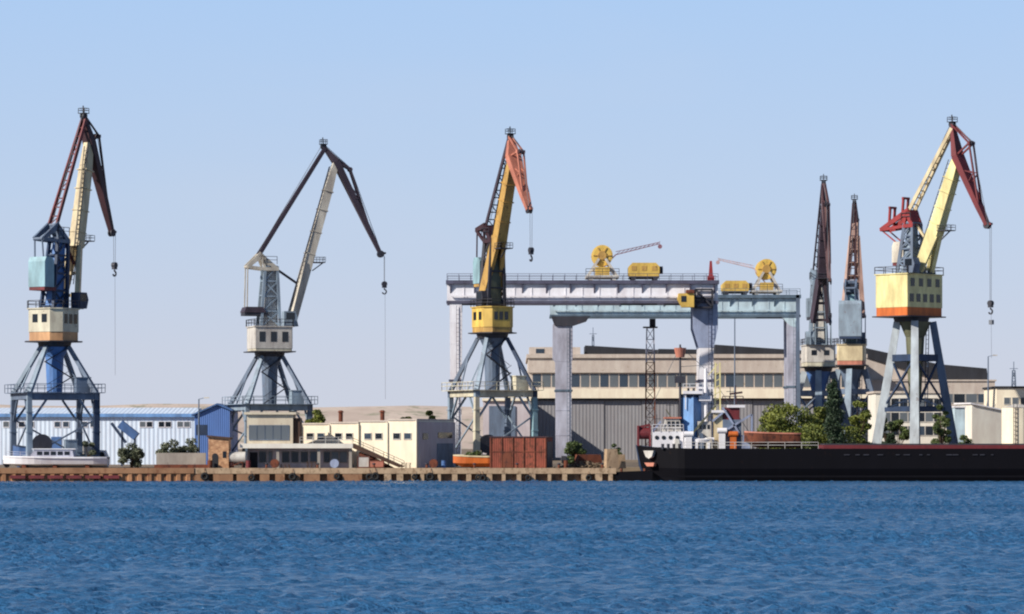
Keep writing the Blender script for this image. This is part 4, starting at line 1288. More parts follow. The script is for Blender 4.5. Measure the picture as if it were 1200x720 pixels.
# masts and poles
def lattice_mast(px, Ym, ytop, ybot_z, label, mat, wd=.9, mat_top=None, ysplit=None):
    cx = X(px, Ym)
    root = thing('lattice_mast', label, 'mast', (cx, Ym, ybot_z), None)
    def seg(z0, z1, w0, w1, name, mt):
        mb = MB()
        for sx, sy in ((-1, -1), (1, -1), (1, 1), (-1, 1)):
            mb.bar((cx + sx * w0, Ym + sy * w0, z0), (cx + sx * w1, Ym + sy * w1, z1), .14, .14)
        n = max(3, int((z1 - z0) / 1.4))
        for k in range(n):
            f0, f1 = k / n, (k + 1) / n
            a0, a1 = w0 + (w1 - w0) * f0, w0 + (w1 - w0) * f1
            za, zb = z0 + (z1 - z0) * f0, z0 + (z1 - z0) * f1
            cs = [(-1, -1), (1, -1), (1, 1), (-1, 1)]
            for i in range(4):
                (ux, uy), (vx, vy) = cs[i], cs[(i + 1) % 4]
                mb.bar((cx + ux * a0, Ym + uy * a0, za), (cx + vx * a1, Ym + vy * a1, zb), .09, .09)
                mb.bar((cx + ux * a1, Ym + uy * a1, zb), (cx + vx * a1, Ym + vy * a1, zb), .09, .09)
        return mb.build(name, mt, root)
    zt = Z(ytop, Ym)
    if ysplit:
        zs = Z(ysplit, Ym)
        seg(ybot_z, zs, wd, wd * .85, 'lower_section', mat)
        seg(zs + .02, zt - 1.4, wd * .85, wd * .7, 'upper_section', mat_top)
        mb = MB(); mb.box(cx - 1.1, cx + 1.1, Ym - 1, Ym + 1, zt - 1.39, zt - 1.2); mb.box(cx - .1, cx + .8, Ym - .5, Ym + .5, zt - 1.19, zt)
        mb.build('lamp_head', M['dark_steel'], root)
    else:
        seg(ybot_z, zt - 1.5, wd, wd * .25, 'lattice', mat)
        mb = MB(); mb.bar((cx, Ym, zt - 1.6), (cx, Ym, zt), .12, .12); mb.bar((cx - .7, Ym, zt - 1.2), (cx + .7, Ym, zt - 1.2), .1, .1); mb.build('aerial', mat, root)
    return root


lattice_mast(762, 500, 374, G, 'tall floodlight mast, rusty below and grey above, between the gantry legs', M['rust'], .75, M['lavender'], 425)
lattice_mast(1188, 560, 424, G, 'thin dark aerial mast above the cream storehouse roof', M['slate'], .8)
lattice_mast(695, 620, 384, G, 'thin grey aerial mast above the ship hall roof', M['slate'], .6)
pole = None
for (px, Yp, ytop, lab) in ((861, 540, 366, 'tall thin lamp pole between the gantry ends'), (233, 440, 468, 'thin grey lamp pole before the blue gabled shed'), (1158, 500, 418, 'thin grey lamp pole beyond the right crane leg')):
    cx = X(px, Yp); zt = Z(ytop, Yp)
    p = thing('lamp_pole', lab, 'lamp pole', (cx, Yp, G), 'lamp poles of the yard')
    mb = MB(); mb.tube((cx, Yp, G), (cx, Yp, zt), .16, .09, 8); mb.bar((cx, Yp, zt), (cx + .9, Yp, zt + .2), .08, .08); mb.build('post', M['slate'], p)
    mb = MB(); mb.box(cx + .7, cx + 1.4, Yp - .15, Yp + .15, zt + .1, zt + .28); mb.build('lamp_head', M['white_dirty'], p)

# ------------------------------------------------------------------ ships
def hull_mesh(xa, xb, yc, half, zd, zk, bow_rake=2.2, stern_rake=.6, sheer=.5, mtx=None, n=40):
    """bow at xa (left), stern at xb"""
    mb = MB(mtx)
    rings = []
    L = xb - xa
    for i in range(n + 1):
        f = (i / n) ** 2.2
        x = xa + L * f
        b = half * min(1, (f * L / 5.5) ** .55 if f > 0 else 0.02) * (1 if f < .96 else 1 - .3 * (f - .96) / .04)
        b = max(b, .05)
        top = zd + sheer * max(0, 1 - f * L / 9) ** 2
        rk = bow_rake * max(0, 1 - f * L / 6)
        rings.append([(x, yc - b, top), (x + rk * .25, yc - b * .97, (top + zk) * .55), (x + rk, yc - b * .72, zk), (x + rk, yc + b * .72, zk), (x + rk * .25, yc + b * .97, (top + zk) * .55), (x, yc + b, top)])
    mb.loft(rings)
    return mb


Yh = 407.5
zd = Z(526, Yh - 4.5)
xa, xb = X(746, Yh), X(1290, Yh)
barge = thing('barge', 'long low black barge moored along the quay on the right', 'barge', ((xa + xb) / 2, Yh, 0))
hb_ = hull_mesh(xa, xb, Yh, 4.6, zd, -1.2, sheer=.35).build('hull', M['black_hull'], barge, smooth=False)
mb = MB(); mb.box(X(770, Yh), xb - .3, Yh - 4.72, Yh - 4.5, .5, .72); mb.build('rubbing_strake', M['black_hull'], barge)
mb = MB(); mb.box(X(962, Yh), X(1240, Yh), Yh - 3.4, Yh + 3.4, zd - .1, zd + .45); hc = mb.build('hatch_coaming', M['red_dark'], barge)
mb = MB(); mb.box(X(964, Yh), X(1238, Yh), Yh - 3.2, Yh + 3.2, zd + .46, zd + .62); mb.build('hatch_cover', M['dark_steel'], hc)
mb = MB(); railing(mb, [(X(800, Yh), Yh - 4.45, zd), (X(955, Yh), Yh - 4.45, zd)], step=2, h=.8, r=.03); mb.build('railing', M['white_dirty'], barge)
for k in range(13):
    xx = X(985 + k * 15 + random.uniform(-5, 5), Yh - 4.6)
    mb = MB(); mb.box(xx, xx + random.uniform(.3, .8), Yh - 4.66, Yh - 4.5, zd - .82, zd - .70); mb.build('scupper', M['dark_steel'], hb_)
bxc = X(757, Yh)
mb = MB(rot(bxc + .4, Yh - 2.35, -36))
mb.slab([(-.7, zd - .25), (.8, zd - .25), (.55, zd - 1.0), (.1, zd - 1.25), (-.35, zd - 1.0)], -.45, .1); mb.build('anchor_plate', M['white_dirty'], hb_)
mb = MB(rot(bxc + .4, Yh - 2.35, -36)); mb.slab([(-.6, zd - 1.75), (.9, zd - 1.75), (.75, zd - 2.2), (-.2, zd - 2.2)], -.4, .15); mb.build('bow_mark', M['salmon'], hb_)
mb = MB()
for xx in (X(775, Yh), X(788, Yh), X(1260, Yh)):
    for d in (0, .7): mb.tube((xx + d, Yh - 3.6, zd - .05), (xx + d, Yh - 3.6, zd + .6), .17, .2, 10)
mb.build('bitts', M['dark_steel'], barge)
# low pontoon ahead of the barge
xa_, xb_ = X(719, 404), X(764, 404)
pon = thing('pontoon', 'flat black pontoon lying low on the water ahead of the barge bow', 'pontoon', ((xa_ + xb_) / 2, 404, 0))
mb = MB(); mb.slab([(xa_ + .5, -.5), (xb_, -.5), (xb_, 1.25), (xa_, 1.05)], 402.2, 405.6); mb.build('hull', M['black_hull'], pon)
mb = MB(); mb.slab([(xa_ + .1, 1.07), (xb_ - .1, 1.255), (xb_ - .1, 1.33), (xa_ + .1, 1.14)], 402.3, 405.5); mb.build('deck', M['black_hull'], pon)
mb = MB()
for q in (.2, .8): mb.tube((xa_ + (xb_ - xa_) * q, 402.8, 1.1), (xa_ + (xb_ - xa_) * q, 402.8, 1.6), .14, .17, 8)
mb.build('bitts', M['rust'], pon)
tag_lab = None

# workboat moored inside the barge: white deckhouse, blue funnel, masts
Yw = 414.6
wb = thing('workboat', 'cluttered workboat with white deckhouse, blue funnel and brown mast, moored inside the black barge', 'workboat', (X(810, Yw), Yw, 0))
hull_mesh(X(745, Yw), X(884, Yw), Yw, 2.3, 4.0, -1, bow_rake=1.5, sheer=.5).build('hull', M['navy'], wb)
mb = MB(); mb.box(X(764, Yw), X(800, Yw), Yw - 1.6, Yw + 1.6, 4.02, Z(506, Yw)); dh = mb.build('deckhouse', M['white'], wb)
mb = MB(); mb.slab([(X(776, Yw), Z(506, Yw)), (X(798, Yw), Z(506, Yw)), (X(796, Yw), Z(491, Yw)), (X(780, Yw), Z(491, Yw))], Yw - 1.2, Yw + 1.2); wh = mb.build('wheelhouse', M['white_dirty'], wb)
mb = MB(); mb.box(X(778, Yw), X(798, Yw), Yw - 1.4, Yw + 1.4, Z(491, Yw) + .004, Z(489, Yw)); mb.build('roof', M['salmon'], wh)
for k in range(3):
    mb = MB(); mb.box(X(781.5 + k * 5, Yw), X(785 + k * 5, Yw), Yw - 1.24, Yw - 1.17, Z(500, Yw), Z(494, Yw)); mb.build('window', M['glass'], wh)
for k in range(4):
    mb = MB(); mb.tube((X(769 + k * 8, Yw), Yw - 1.66, Z(513, Yw)), (X(769 + k * 8, Yw), Yw - 1.56, Z(513, Yw)), .26, n=12); mb.build('porthole', M['glass'], dh)
fm = rot(X(810, Yw), Yw + .2, -38)
mb = MB(fm); mb.prism([(-1.05, -.95), (1.05, -.95), (1.05, .95), (-1.05, .95)], 4.02, Z(466, Yw), [(-.9, -.85), (.95, -.85), (.95, .85), (-.9, .85)]); fn = mb.build('funnel', M['funnel_blue'], wb)
mb = MB(fm); mb.box(-.96, 1.0, -.9, .9, Z(466, Yw) + .004, Z(462, Yw)); mb.build('funnel_cap', M['navy'], fn)
for q in (-.4, .4):
    mb = MB(fm); mb.tube((q, 0, Z(462, Yw)), (q, 0, Z(455, Yw)), .18, .16, 10); mb.build('exhaust_pipe', M['dark_steel'], fn)
mb = MB()
xm = X(797, Yw)
mb.tube((xm, Yw - .2, Z(506, Yw)), (xm, Yw - .2, Z(404, Yw)), .2, .12, 10)
mb.bar((xm - 1.2, Yw - .2, Z(438, Yw)), (xm + 1.2, Yw - .2, Z(438, Yw)), .14, .14); mb.bar((xm - .9, Yw - .2, Z(421, Yw)), (xm + .9, Yw - .2, Z(421, Yw)), .12, .12)
mast = mb.build('mast', M['dark_steel'], wb)
mb = MB(); mb.tube((xm, Yw - .2, Z(419, Yw)), (xm, Yw - .2, Z(408, Yw)), .55, .8, 14); mb.build('crow_nest', M['salmon'], mast)
mb = MB(); mb.box(xm - .7, xm + .6, Yw - .8, Yw + .4, Z(449, Yw), Z(441, Yw)); mb.build('radar_platform', M['dark_steel'], mast)
xm = X(827, Yw)
mb = MB(); mb.tube((xm, Yw, 4), (xm, Yw, Z(432, Yw)), .32, .2, 12); mb.bar((xm - 1, Yw, Z(455, Yw)), (xm + 1, Yw, Z(455, Yw)), .2, .2); ms2 = mb.build('white_mast', M['white'], wb)
mb = MB(); mb.box(xm - .9, xm + .7, Yw - .7, Yw + .7, Z(470, Yw), Z(464, Yw)); mb.build('platform', M['white'], ms2)
xm = X(841, Yw)
mb = MB()
for sx in (-.35, .35): mb.bar((xm + sx, Yw, 4), (xm + sx * .8, Yw, Z(425, Yw)), .16, .16)
for k in range(11): mb.bar((xm - .35, Yw, 5.2 + k * .82), (xm + .35, Yw, 5.6 + k * .82), .1, .1)
mb.bar((xm, Yw, Z(427, Yw)), (xm - 1.2, Yw, Z(440, Yw)), .12, .12)
mb.build('derrick_post', M['cream_yellow'], wb)
mb = MB(); mb.box(X(836, Yw), X(846, Yw), Yw - 1.3, Yw + 1.2, 4.02, Z(484, Yw)); aft = mb.build('aft_house', M['beige'], wb)
mb = MB(); mb.box(X(833, Yw), X(850, Yw), Yw - 1.6, Yw + 1.5, Z(484, Yw) + .004, Z(481, Yw)); mb.build('roof', M['white'], aft)
mb = MB(); mb.box(X(846, Yw), X(868, Yw), Yw - 1.4, Yw + 1.4, 4.02, Z(492, Yw)); bh_ = mb.build('aft_deckhouse', M['slate'], wb)
mb = MB(); mb.box(X(847, Yw), X(866, Yw), Yw - 1.2, Yw + 1.2, Z(492, Yw) + .004, Z(478, Yw)); mb.build('engine_casing', M['red_dark'], bh_)
mb = MB(); mb.box(X(852, Yw), X(872, Yw), Yw - 1.5, Yw + 1.5, Z(478, Yw) + .004, Z(475, Yw)); mb.build('bridge_wing', M['white'], bh_)
mb = MB(); railing(mb, [(X(846, Yw), Yw - 1.3, Z(474, Yw)), (X(870, Yw), Yw - 1.3, Z(474, Yw))], h=1, step=.8, r=.05); mb.bar((X(862, Yw), Yw, Z(474, Yw)), (X(862, Yw), Yw, Z(452, Yw)), .16, .12)
mb.bar((X(855, Yw), Yw, Z(462, Yw)), (X(870, Yw), Yw, Z(460, Yw)), .3, .25); mb.build('radar_mast', M['maroon'], wb)
mb = MB(); mb.bar((X(810, Yw), Yw - 1.2, Z(509, Yw)), (X(838, Yw), Yw - 1.0, Z(476, Yw)), .22, .22); mb.bar((X(800, Yw), Yw - 1, Z(512, Yw)), (X(780, Yw), Yw - 1, Z(480, Yw)), .14, .14); mb.build('derrick_boom', M['olive_dark'], wb)
mb = MB()
for (a, b) in (((797, 406), (749, 508)), ((797, 406), (827, 433)), ((827, 433), (879, 508)), ((797, 430), (841, 427))):
    mb.tube((X(a[0], Yw), Yw, Z(a[1], Yw)), (X(b[0], Yw), Yw, Z(b[1], Yw)), .035, n=5)
mb.build('rigging', M['cable'], wb)
mb = MB()
for sx in (-.8, .7): mb.slab([(X(755, Yw) + sx - .12, 4.2), (X(755, Yw) + sx + .12, 4.2), (X(755, Yw) + sx + .1, Z(499, Yw)), (X(755, Yw) + sx - .1, Z(499, Yw))], Yw - 1, Yw + .8)
mb.tube((X(755, Yw) - .7, Yw - .2, Z(508, Yw)), (X(755, Yw) + .6, Yw - .2, Z(508, Yw)), .75, n=16)
mb.bar((X(755, Yw) - .8, Yw - .4, Z(501, Yw)), (X(755, Yw) + .75, Yw - .4, Z(498, Yw)), .3, .3)
mb.build('windlass', M['red_dark'], wb)
for (a_, b_, z0_, z1_, m_, nm_) in ((800, 806, 521, 512, 'white', 'deck_locker'), (818, 824, 521, 508, 'slate', 'deck_locker'), (826, 834, 521, 514, 'beige_grey', 'deck_locker'), (868, 878, 521, 511, 'blue_grey', 'deck_locker'), (789, 796, 521, 515, 'white_dirty', 'deck_locker')):
    mb = MB(); mb.slab([(X(a_, Yw), 4.0), (X(b_, Yw), 4.0), (X(b_, Yw) - .12, Z(z1_, Yw)), (X(a_, Yw) + .12, Z(z1_, Yw) + .1)], Yw - 1.9, Yw - 1.0); mb.build(nm_, M[m_], wb)
for (a_, z_, m_) in ((806, 509, 'white'), (845, 505, 'white'), (858, 509, 'orange')):
    mb = MB(); mb.tube((X(a_, Yw) - .6, Yw - 1.9, Z(z_, Yw)), (X(a_, Yw) + .6, Yw - 1.9, Z(z_, Yw)), .36, n=12); mb.box(X(a_, Yw) - .4, X(a_, Yw) + .4, Yw - 2.05, Yw - 1.75, 4.0, Z(z_, Yw)); mb.build('raft_canister', M[m_], wb)
for (a_, z_) in ((770, 500), (785, 484), (856, 468), (834, 473)):
    mb = MB()
    mb.bar((X(a_, Yw), Yw + .5, 4.2), (X(a_, Yw), Yw + .5, Z(z_ - 14, Yw)), .08, .08)
    mb.bar((X(a_, Yw) - .5, Yw + .5, Z(z_ - 9, Yw)), (X(a_, Yw) + .5, Yw + .5, Z(z_ - 9, Yw)), .07, .07)
    mb.build('aerial', M['dark_steel'], wb)
mb = MB(); mb.box(X(817, Yw), X(833, Yw), Yw - .9, Yw + 1.5, 4.02, Z(494, Yw)); mid = mb.build('mid_deckhouse', M['white_dirty'], wb)
for q in range(3):
    mb = MB(); mb.box(X(819 + q * 4.6, Yw), X(822 + q * 4.6, Yw), Yw - .95, Yw - .88, Z(503, Yw), Z(498, Yw)); mb.build('window', M['glass'], mid)
mb = MB(); mb.box(X(800, Yw), X(823, Yw), Yw - 1.35, Yw - .2, Z(462, Yw), Z(458.5, Yw)); mb.bar((X(803, Yw), Yw - .7, Z(462, Yw)), (X(803, Yw), Yw - .7, Z(480, Yw)), .14, .14); mb.build('flying_bridge', M['white'], wb)
mb = MB(); railing(mb, [(X(764, Yw), Yw - 1.7, Z(506, Yw)), (X(800, Yw), Yw - 1.7, Z(506, Yw))], h=.9, step=.8, r=.03); railing(mb, [(X(800, Yw), Yw - 1.3, Z(458.5, Yw)), (X(823, Yw), Yw - 1.3, Z(458.5, Yw))], h=.9, step=.8, r=.03); mb.build('railing', M['white'], wb)
mb = MB()
for (xa_, za_, xb_, zb_) in ((849, 505, 880, 486), (868, 512, 846, 478), (880, 486, 880, 512), (764, 506, 774, 494), (834, 494, 846, 484)):
    mb = MB(); mb.bar((X(xa_, Yw), Yw - 1.5, Z(za_, Yw)), (X(xb_, Yw), Yw - 1.5, Z(zb_, Yw)), .24, .24)
    mb.build('deck_strut', M['blue_grey'], wb)
mb = MB()
rb_ = []
for i in range(9):
    f = i / 8
    wv = max(.08, math.sin(math.pi * (f * .9 + .05)))
    x_ = X(812, Yw) + f * 2.6
    rb_.append([(x_, Yw - 1.6 - .5 * wv, 5.2), (x_, Yw - 1.6 - .3 * wv, 4.75 + .2 * (1 - wv)), (x_, Yw - 1.6 + .3 * wv, 4.75 + .2 * (1 - wv)), (x_, Yw - 1.6 + .5 * wv, 5.2), (x_, Yw - 1.6, 5.45)])
mb.loft(rb_); mb.box(X(814, Yw), X(817, Yw), Yw - 2, Yw - 1.2, 4.0, 4.8); mb.box(X(828, Yw), X(831, Yw), Yw - 2, Yw - 1.2, 4.0, 4.8); mb.build('tender', M['white'], wb)


def small_boat(name, label, cat, px0, px1, Yb, zbase, zdeck, mat, deckm, cover=None, upside=False):
    xa, xb = X(px0, Yb), X(px1, Yb)
    root = thing(name, label, cat, ((xa + xb) / 2, Yb, zbase))
    L = xb - xa
    half = L * .16
    rings = []
    for i in range(17):
        f = i / 16
        b = half * max(.04, min(1, (f * 3) ** .6)) if f < .9 else half * (1 - .25 * (f - .9) / .1)
        sh = (zdeck - zbase) * .12 * (1 - f) ** 2
        kz = zbase + (zdeck - zbase) * .5 * max(0, 1 - f * 4) ** 1.5
        rings.append([(xa + L * f, Yb - b, zdeck + sh), (xa + L * f, Yb - b * .8, zbase + (zdeck - zbase) * .35 + kz * .1 - zbase * .1), (xa + L * f, Yb, kz), (xa + L * f, Yb + b * .8, zbase + (zdeck - zbase) * .35 + kz * .1 - zbase * .1), (xa + L * f, Yb + b, zdeck + sh)])
    mb = MB(); mb.loft(rings); h = mb.build('hull', mat, root)
    mb = MB(); mb.loft([[(p[0][0], p[0][1] - .05, p[0][2] - .12), (p[0][0], p[0][1] - .05, p[0][2] + .06), (p[4][0], p[4][1] + .05, p[4][2] + .06), (p[4][0], p[4][1] + .05, p[4][2] - .12)] for p in rings]); mb.build('gunwale', deckm, h)
    return root, xa, xb, half


# long white motor boat on the bank
Ybt = 405.2
mbt, xa, xb, hf = small_boat('motor_boat', 'long white motor boat with low cabin lying on the rusty bank', 'boat', 4, 127, Ybt, G + .07, G + 1.35, M['white'], M['white'])
mb = MB(); mb.slab([(X(36, Ybt), G + 1.4), (X(88, Ybt), G + 1.4), (X(86, Ybt), G + 2.35), (X(42, Ybt), G + 2.35)], Ybt - 1.2, Ybt + 1.2); cbn = mb.build('cabin', M['lavender'], mbt)
for k in range(5):
    mb = MB(); mb.box(X(45 + k * 8, Ybt), X(51 + k * 8, Ybt), Ybt - 1.24, Ybt - 1.17, G + 1.65, G + 2.1); mb.build('window', M['glass'], cbn)
mb = MB(); mb.box(X(39, Ybt), X(90, Ybt), Ybt - 1.35, Ybt + 1.35, G + 2.354, G + 2.46); mb.build('cabin_roof', M['white'], cbn)
mb = MB(); railing(mb, [(X(8, Ybt), Ybt - .5, G + 1.5), (X(34, Ybt), Ybt - 1.4, G + 1.4)], step=.9, h=.6, r=.025); mb.build('bow_rail', M['lavender'], mbt)
for px in (30, 66, 104):
    mb = MB(); mb.box(X(px, Ybt) - .25, X(px, Ybt) + .25, Ybt - 1.5, Ybt + 1.5, G + .03, G + .45); mb.build('cradle', M['rust'], mbt)
small_boat('rowing_boat', 'small blue boat lying behind the bow of the white motor boat', 'boat', 15, 38, 409.5, G + .1, Z(524, 409.5), M['blue'], M['navy'])
small_boat('rowing_boat', 'rusty orange boat lying on blocks left of the rust red steel shed', 'boat', 531, 578, 405, G + .15, Z(535, 405), M['orange'], M['beige'])
# orange lifeboat on the barge deck
small_boat('lifeboat', 'rusty orange lifeboat with pale top resting on the barge deck', 'lifeboat', 872, 938, Yh - 1.5, zd + .1, Z(508, Yh - 1.5), M['rust'], M['salmon'])

# ------------------------------------------------------------------ yard clutter
Yr = 404.2
Rm = rot(X(574, Yr), Yr, -9)
rs = thing('steel_shed', 'rust red corrugated steel shed with dark side on the quay', 'shed', (X(612, Yr), Yr + 2, G))
zt_ = Z(513, Yr)
mb = MB(Rm); mb.box(0, 7.1, 0, 5.4, G + .06, zt_); b0 = mb.build('wall', M['rust_red'], rs)
mb = MB(Rm); mb.box(-.1, 7.2, -.1, 5.5, zt_ + .004, zt_ + .16); mb.build('roof', M['maroon'], rs)
mb = MB(Rm)
for k in range(6):
    xx = .05 + k * 1.38
    mb.box(xx, xx + .14, -.09, -.003, G + .06, zt_ - .02)
mb.box(0, 7.1, -.06, -.003, G + 2.0, G + 2.12)
mb.build('frame', M['rust'], b0)
mb = MB(Rm); mb.box(1.6, 2.7, -.05, -.003, G + .1, G + 1.95); mb.build('door', M['rust'], b0)
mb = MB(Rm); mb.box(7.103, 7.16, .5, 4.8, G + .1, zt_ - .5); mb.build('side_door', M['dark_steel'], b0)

# low grey wall and pipes beside the bushes on the left
root = thing('low_wall', 'low grey concrete wall with rusty foot behind the bank', 'wall', (X(211, 408), 408, G))
mb = MB(); mb.box(X(183, 408), X(241, 408), 408, 408.7, G + .45, Z(531, 408)); mb.build('panel', M['concrete_grey'], root)
mb = MB(); mb.box(X(181, 408), X(243, 408), 407.8, 408.9, G - .1, G + .44); mb.build('footing', M['rust'], root)


def car(label, px, Yk, mat, flip=1, scale=1.0):
    cx = X(px, Yk)
    root = thing('parked_car', label, 'car', (cx, Yk, G), 'cars parked in the yard')
    s = scale
    pr = [(-2.0, .35), (2.0, .35), (2.05, .75), (1.75, .92), (1.0, .98), (.35, 1.42), (-1.1, 1.45), (-1.75, 1.0), (-2.05, .9)]
    mb = MB(); mb.slab([(cx + flip * a * s, G + z * s) for a, z in pr], Yk - .8 * s, Yk + .8 * s); bd = mb.build('body', mat, root)
    for a0, a1 in (((-1.3, -.4)), ((-.3, .7))):
        top = .30
        mb = MB(); mb.slab([(cx + flip * a0 * s, G + 1.0 * s), (cx + flip * a1 * s, G + 1.0 * s), (cx + flip * (a1 - .25) * s, G + 1.35 * s), (cx + flip * (a0 + .2) * s, G + 1.35 * s)], Yk - .82 * s, Yk - .78 * s); mb.build('window', M['glass_car'], bd)
    for a in (-1.25, 1.25):
        for yy in (-.78, .62):
            mb = MB(); mb.tube((cx + a * s, Yk + yy * s, G + .32 * s), (cx + a * s, Yk + (yy + .2) * s, G + .32 * s), .32 * s, n=14); wl = mb.build('wheel', M['black'], root)
            mb = MB(); mb.tube((cx + a * s, Yk + (yy - .01) * s, G + .32 * s), (cx + a * s, Yk + (yy + .03) * s, G + .32 * s), .18 * s, n=10); mb.build('rim', M['lavender'], wl)


cx = X(277, 405.4)
t = thing('water_tank', 'small white water tank on a rusty frame between brick hut and station', 'tank', (cx, 405.4, G))
mb = MB(); mb.tube((cx - 1.15, 405.4, G + 1.35), (cx + 1.15, 405.4, G + 1.35), .72, n=18); mb.ball((cx - 1.12, 405.4, G + 1.35), .3, .7, .7, 14, 8); mb.ball((cx + 1.12, 405.4, G + 1.35), .3, .7, .7, 14, 8)
tk = mb.build('shell', M['white_dirty'], t)
mb = MB(); mb.tube((cx, 405.4, G + 2.0), (cx, 405.4, G + 2.25), .25, n=12); mb.build('hatch', M['lavender'], tk)
mb = MB()
for sx in (-.8, .8):
    for sy in (-.5, .5): mb.bar((cx + sx, 405.4 + sy, G), (cx + sx, 405.4 + sy * .7, G + 1.0), .14, .14)
    mb.bar((cx + sx, 404.8, G + .7), (cx + sx, 406.0, G + .7), .14, .18)
mb.bar((cx - .8, 404.9, G + .2), (cx + .8, 404.9, G + .8), .1, .1); mb.build('support_frame', M['rust'], t)
car('dark car parked under the nearest crane behind the cabin', 84, 416, M['plum'], -1)
# white box truck behind the crane
Yv = 421
vt = thing('box_truck', 'small white box truck behind the right legs of the nearest crane', 'truck', (X(104, Yv), Yv, G))
x0 = X(92, Yv)
mb = MB(); mb.box(x0, x0 + 2.3, Yv - 1, Yv + 1, G + .7, G + 2.9); mb.build('box_body', M['white_dirty'], vt)
mb = MB(); mb.slab([(x0 + 2.35, G + .5), (x0 + 3.9, G + .5), (x0 + 3.9, G + 1.2), (x0 + 3.5, G + 2.2), (x0 + 2.35, G + 2.25)], Yv - .95, Yv + .95); cb = mb.build('driver_cab', M['white'], vt)
mb = MB(); mb.slab([(x0 + 2.6, G + 1.3), (x0 + 3.6, G + 1.3), (x0 + 3.35, G + 2.0), (x0 + 2.6, G + 2.0)], Yv - .98, Yv - .93); mb.build('window', M['glass_car'], cb)
mb = MB(); mb.box(x0, x0 + 3.7, Yv - .7, Yv + .7, G + .45, G + .69); mb.build('chassis', M['dark_steel'], vt)
for a in (.6, 3.1):
    for yy in (-.95, .7):
        mb = MB(); mb.tube((x0 + a, Yv + yy, G + .42), (x0 + a, Yv + yy + .25, G + .42), .42, n=14); mb.build('wheel', M['black'], vt)

# blue conveyor leaning beside the pale warehouse
Yc_ = 440
cv = thing('loading_chute', 'slanted blue loading chute on thin legs before the pale blue warehouse', 'chute', (X(150, Yc_), Yc_, G))
mb = MB(); mb.bar((X(141, Yc_), Yc_, Z(497, Yc_)), (X(160, Yc_), Yc_, Z(512, Yc_)), 1.6, 1.1); mb.build('trough', M['blue'], cv)
mb = MB()
for px, py in ((143, 500), (158, 512)):
    for yy in (-.7, .7): mb.bar((X(px, Yc_), Yc_ + yy, G), (X(px, Yc_), Yc_ + yy, Z(py, Yc_)), .14, .14)
mb.bar((X(131, Yc_), Yc_ - .4, Z(496, Yc_)), (X(148, Yc_), Yc_ - .4, Z(519, Yc_)), .5, .35)
mb.build('support_frame', M['navy'], cv)

# barrels and crates along the quay edge
barrel = None
for (px, Yk, m_, lab) in ((291, 404, M['red_dark'], 'dark red barrel by the station pillar'), (246, 403.9, M['rust'], 'rusty barrel before the brick hut wall'), (663, 404.6, M['rust'], 'rusty barrel beside the rust red shed'), (520, 404.5, M['blue'], 'blue barrel before the shaded warehouse end')):
    cx = X(px, Yk)
    b = thing('barrel', lab, 'barrel', (cx, Yk, G + .05), 'barrels on the quay')
    mb = MB(); mb.tube((cx, Yk, G + .05), (cx, Yk, G + .93), .3, n=14); mb.build('drum', m_, b)
    mb = MB()
    for zz in (.3, .6, .9): mb.tube((cx, Yk, G + .05 + zz - .03), (cx, Yk, G + .05 + zz + .03), .325, n=14)
    mb.build('hoop', m_, b)
for (px, Yk, w_, h_, d_, m_, lab) in ((718, 406, 1.6, 2.4, 1.5, M['concrete_pale'], 'upright pale stone block beside the barge bow'),
                                       (728, 408.5, 1.3, 1.7, 1.3, M['concrete_pale'], 'lower pale stone block next to the upright one'),
                                       (270, 405, .8, .8, .8, M['salmon'], 'small reddish crate beside the white water tank'),
                                       (692, 410, 3.4, 1.7, 2, M['rust'], 'flat dark rusty skip between bush and stone blocks'),
                                       (426, 404.4, 1.5, 1.5, 1.2, M['white_dirty'], 'white crate under the station ramp'),
                                       (441, 404.2, 1.9, 1.0, 1.2, M['salmon'], 'brownish crate under the sloping ramp')):
    cx = X(px, Yk)
    nm, ct = ('stone_block', 'block') if 'stone' in lab else (('skip', 'skip') if 'skip' in lab else ('crate', 'crate'))
    t = thing(nm, lab, ct, (cx, Yk, G))
    if nm == 'skip':
        mb = MB(); mb.slab([(cx - w_ * .38, G + .1), (cx + w_ * .38, G + .1), (cx + w_ / 2, G + h_), (cx - w_ / 2, G + h_)], Yk, Yk + d_); bd = mb.build('body', m_, t)
        mb = MB()
        for k in range(5):
            f = -.36 + k * .18
            mb.bar((cx + w_ * f, Yk - .05, G + .12), (cx + w_ * f * 1.25, Yk - .05, G + h_), .1, .1)
        mb.bar((cx - w_ / 2, Yk - .04, G + h_), (cx + w_ / 2, Yk - .04, G + h_), .14, .14); mb.build('rib', M['maroon'], bd)
    elif nm == 'stone_block':
        mb = MB(rot(cx, Yk, 12)); mb.prism([(-w_ / 2, 0), (w_ / 2, .1), (w_ * .45, d_), (-w_ / 2, d_)], G - .05, G + h_, [(-w_ * .42, .12), (w_ * .4, .15), (w_ * .4, d_ - .1), (-w_ * .45, d_ - .1)])
        mb.build('stone', m_, t)
    else:
        mb = MB(); mb.box(cx - w_ / 2, cx + w_ / 2, Yk, Yk + d_, G + .08, G + h_); bd = mb.build('body', m_, t)
        mb = MB()
        for xx in (-w_ / 2, w_ / 2 - .1): mb.box(cx + xx, cx + xx + .1, Yk - .05, Yk - .003, G + .08, G + h_)
        for zz in (G + .08, G + h_ - .1): mb.box(cx - w_ / 2 + .104, cx + w_ / 2 - .104, Yk - .045, Yk - .003, zz, zz + .1)
        mb.build('batten', M['rust'], bd)
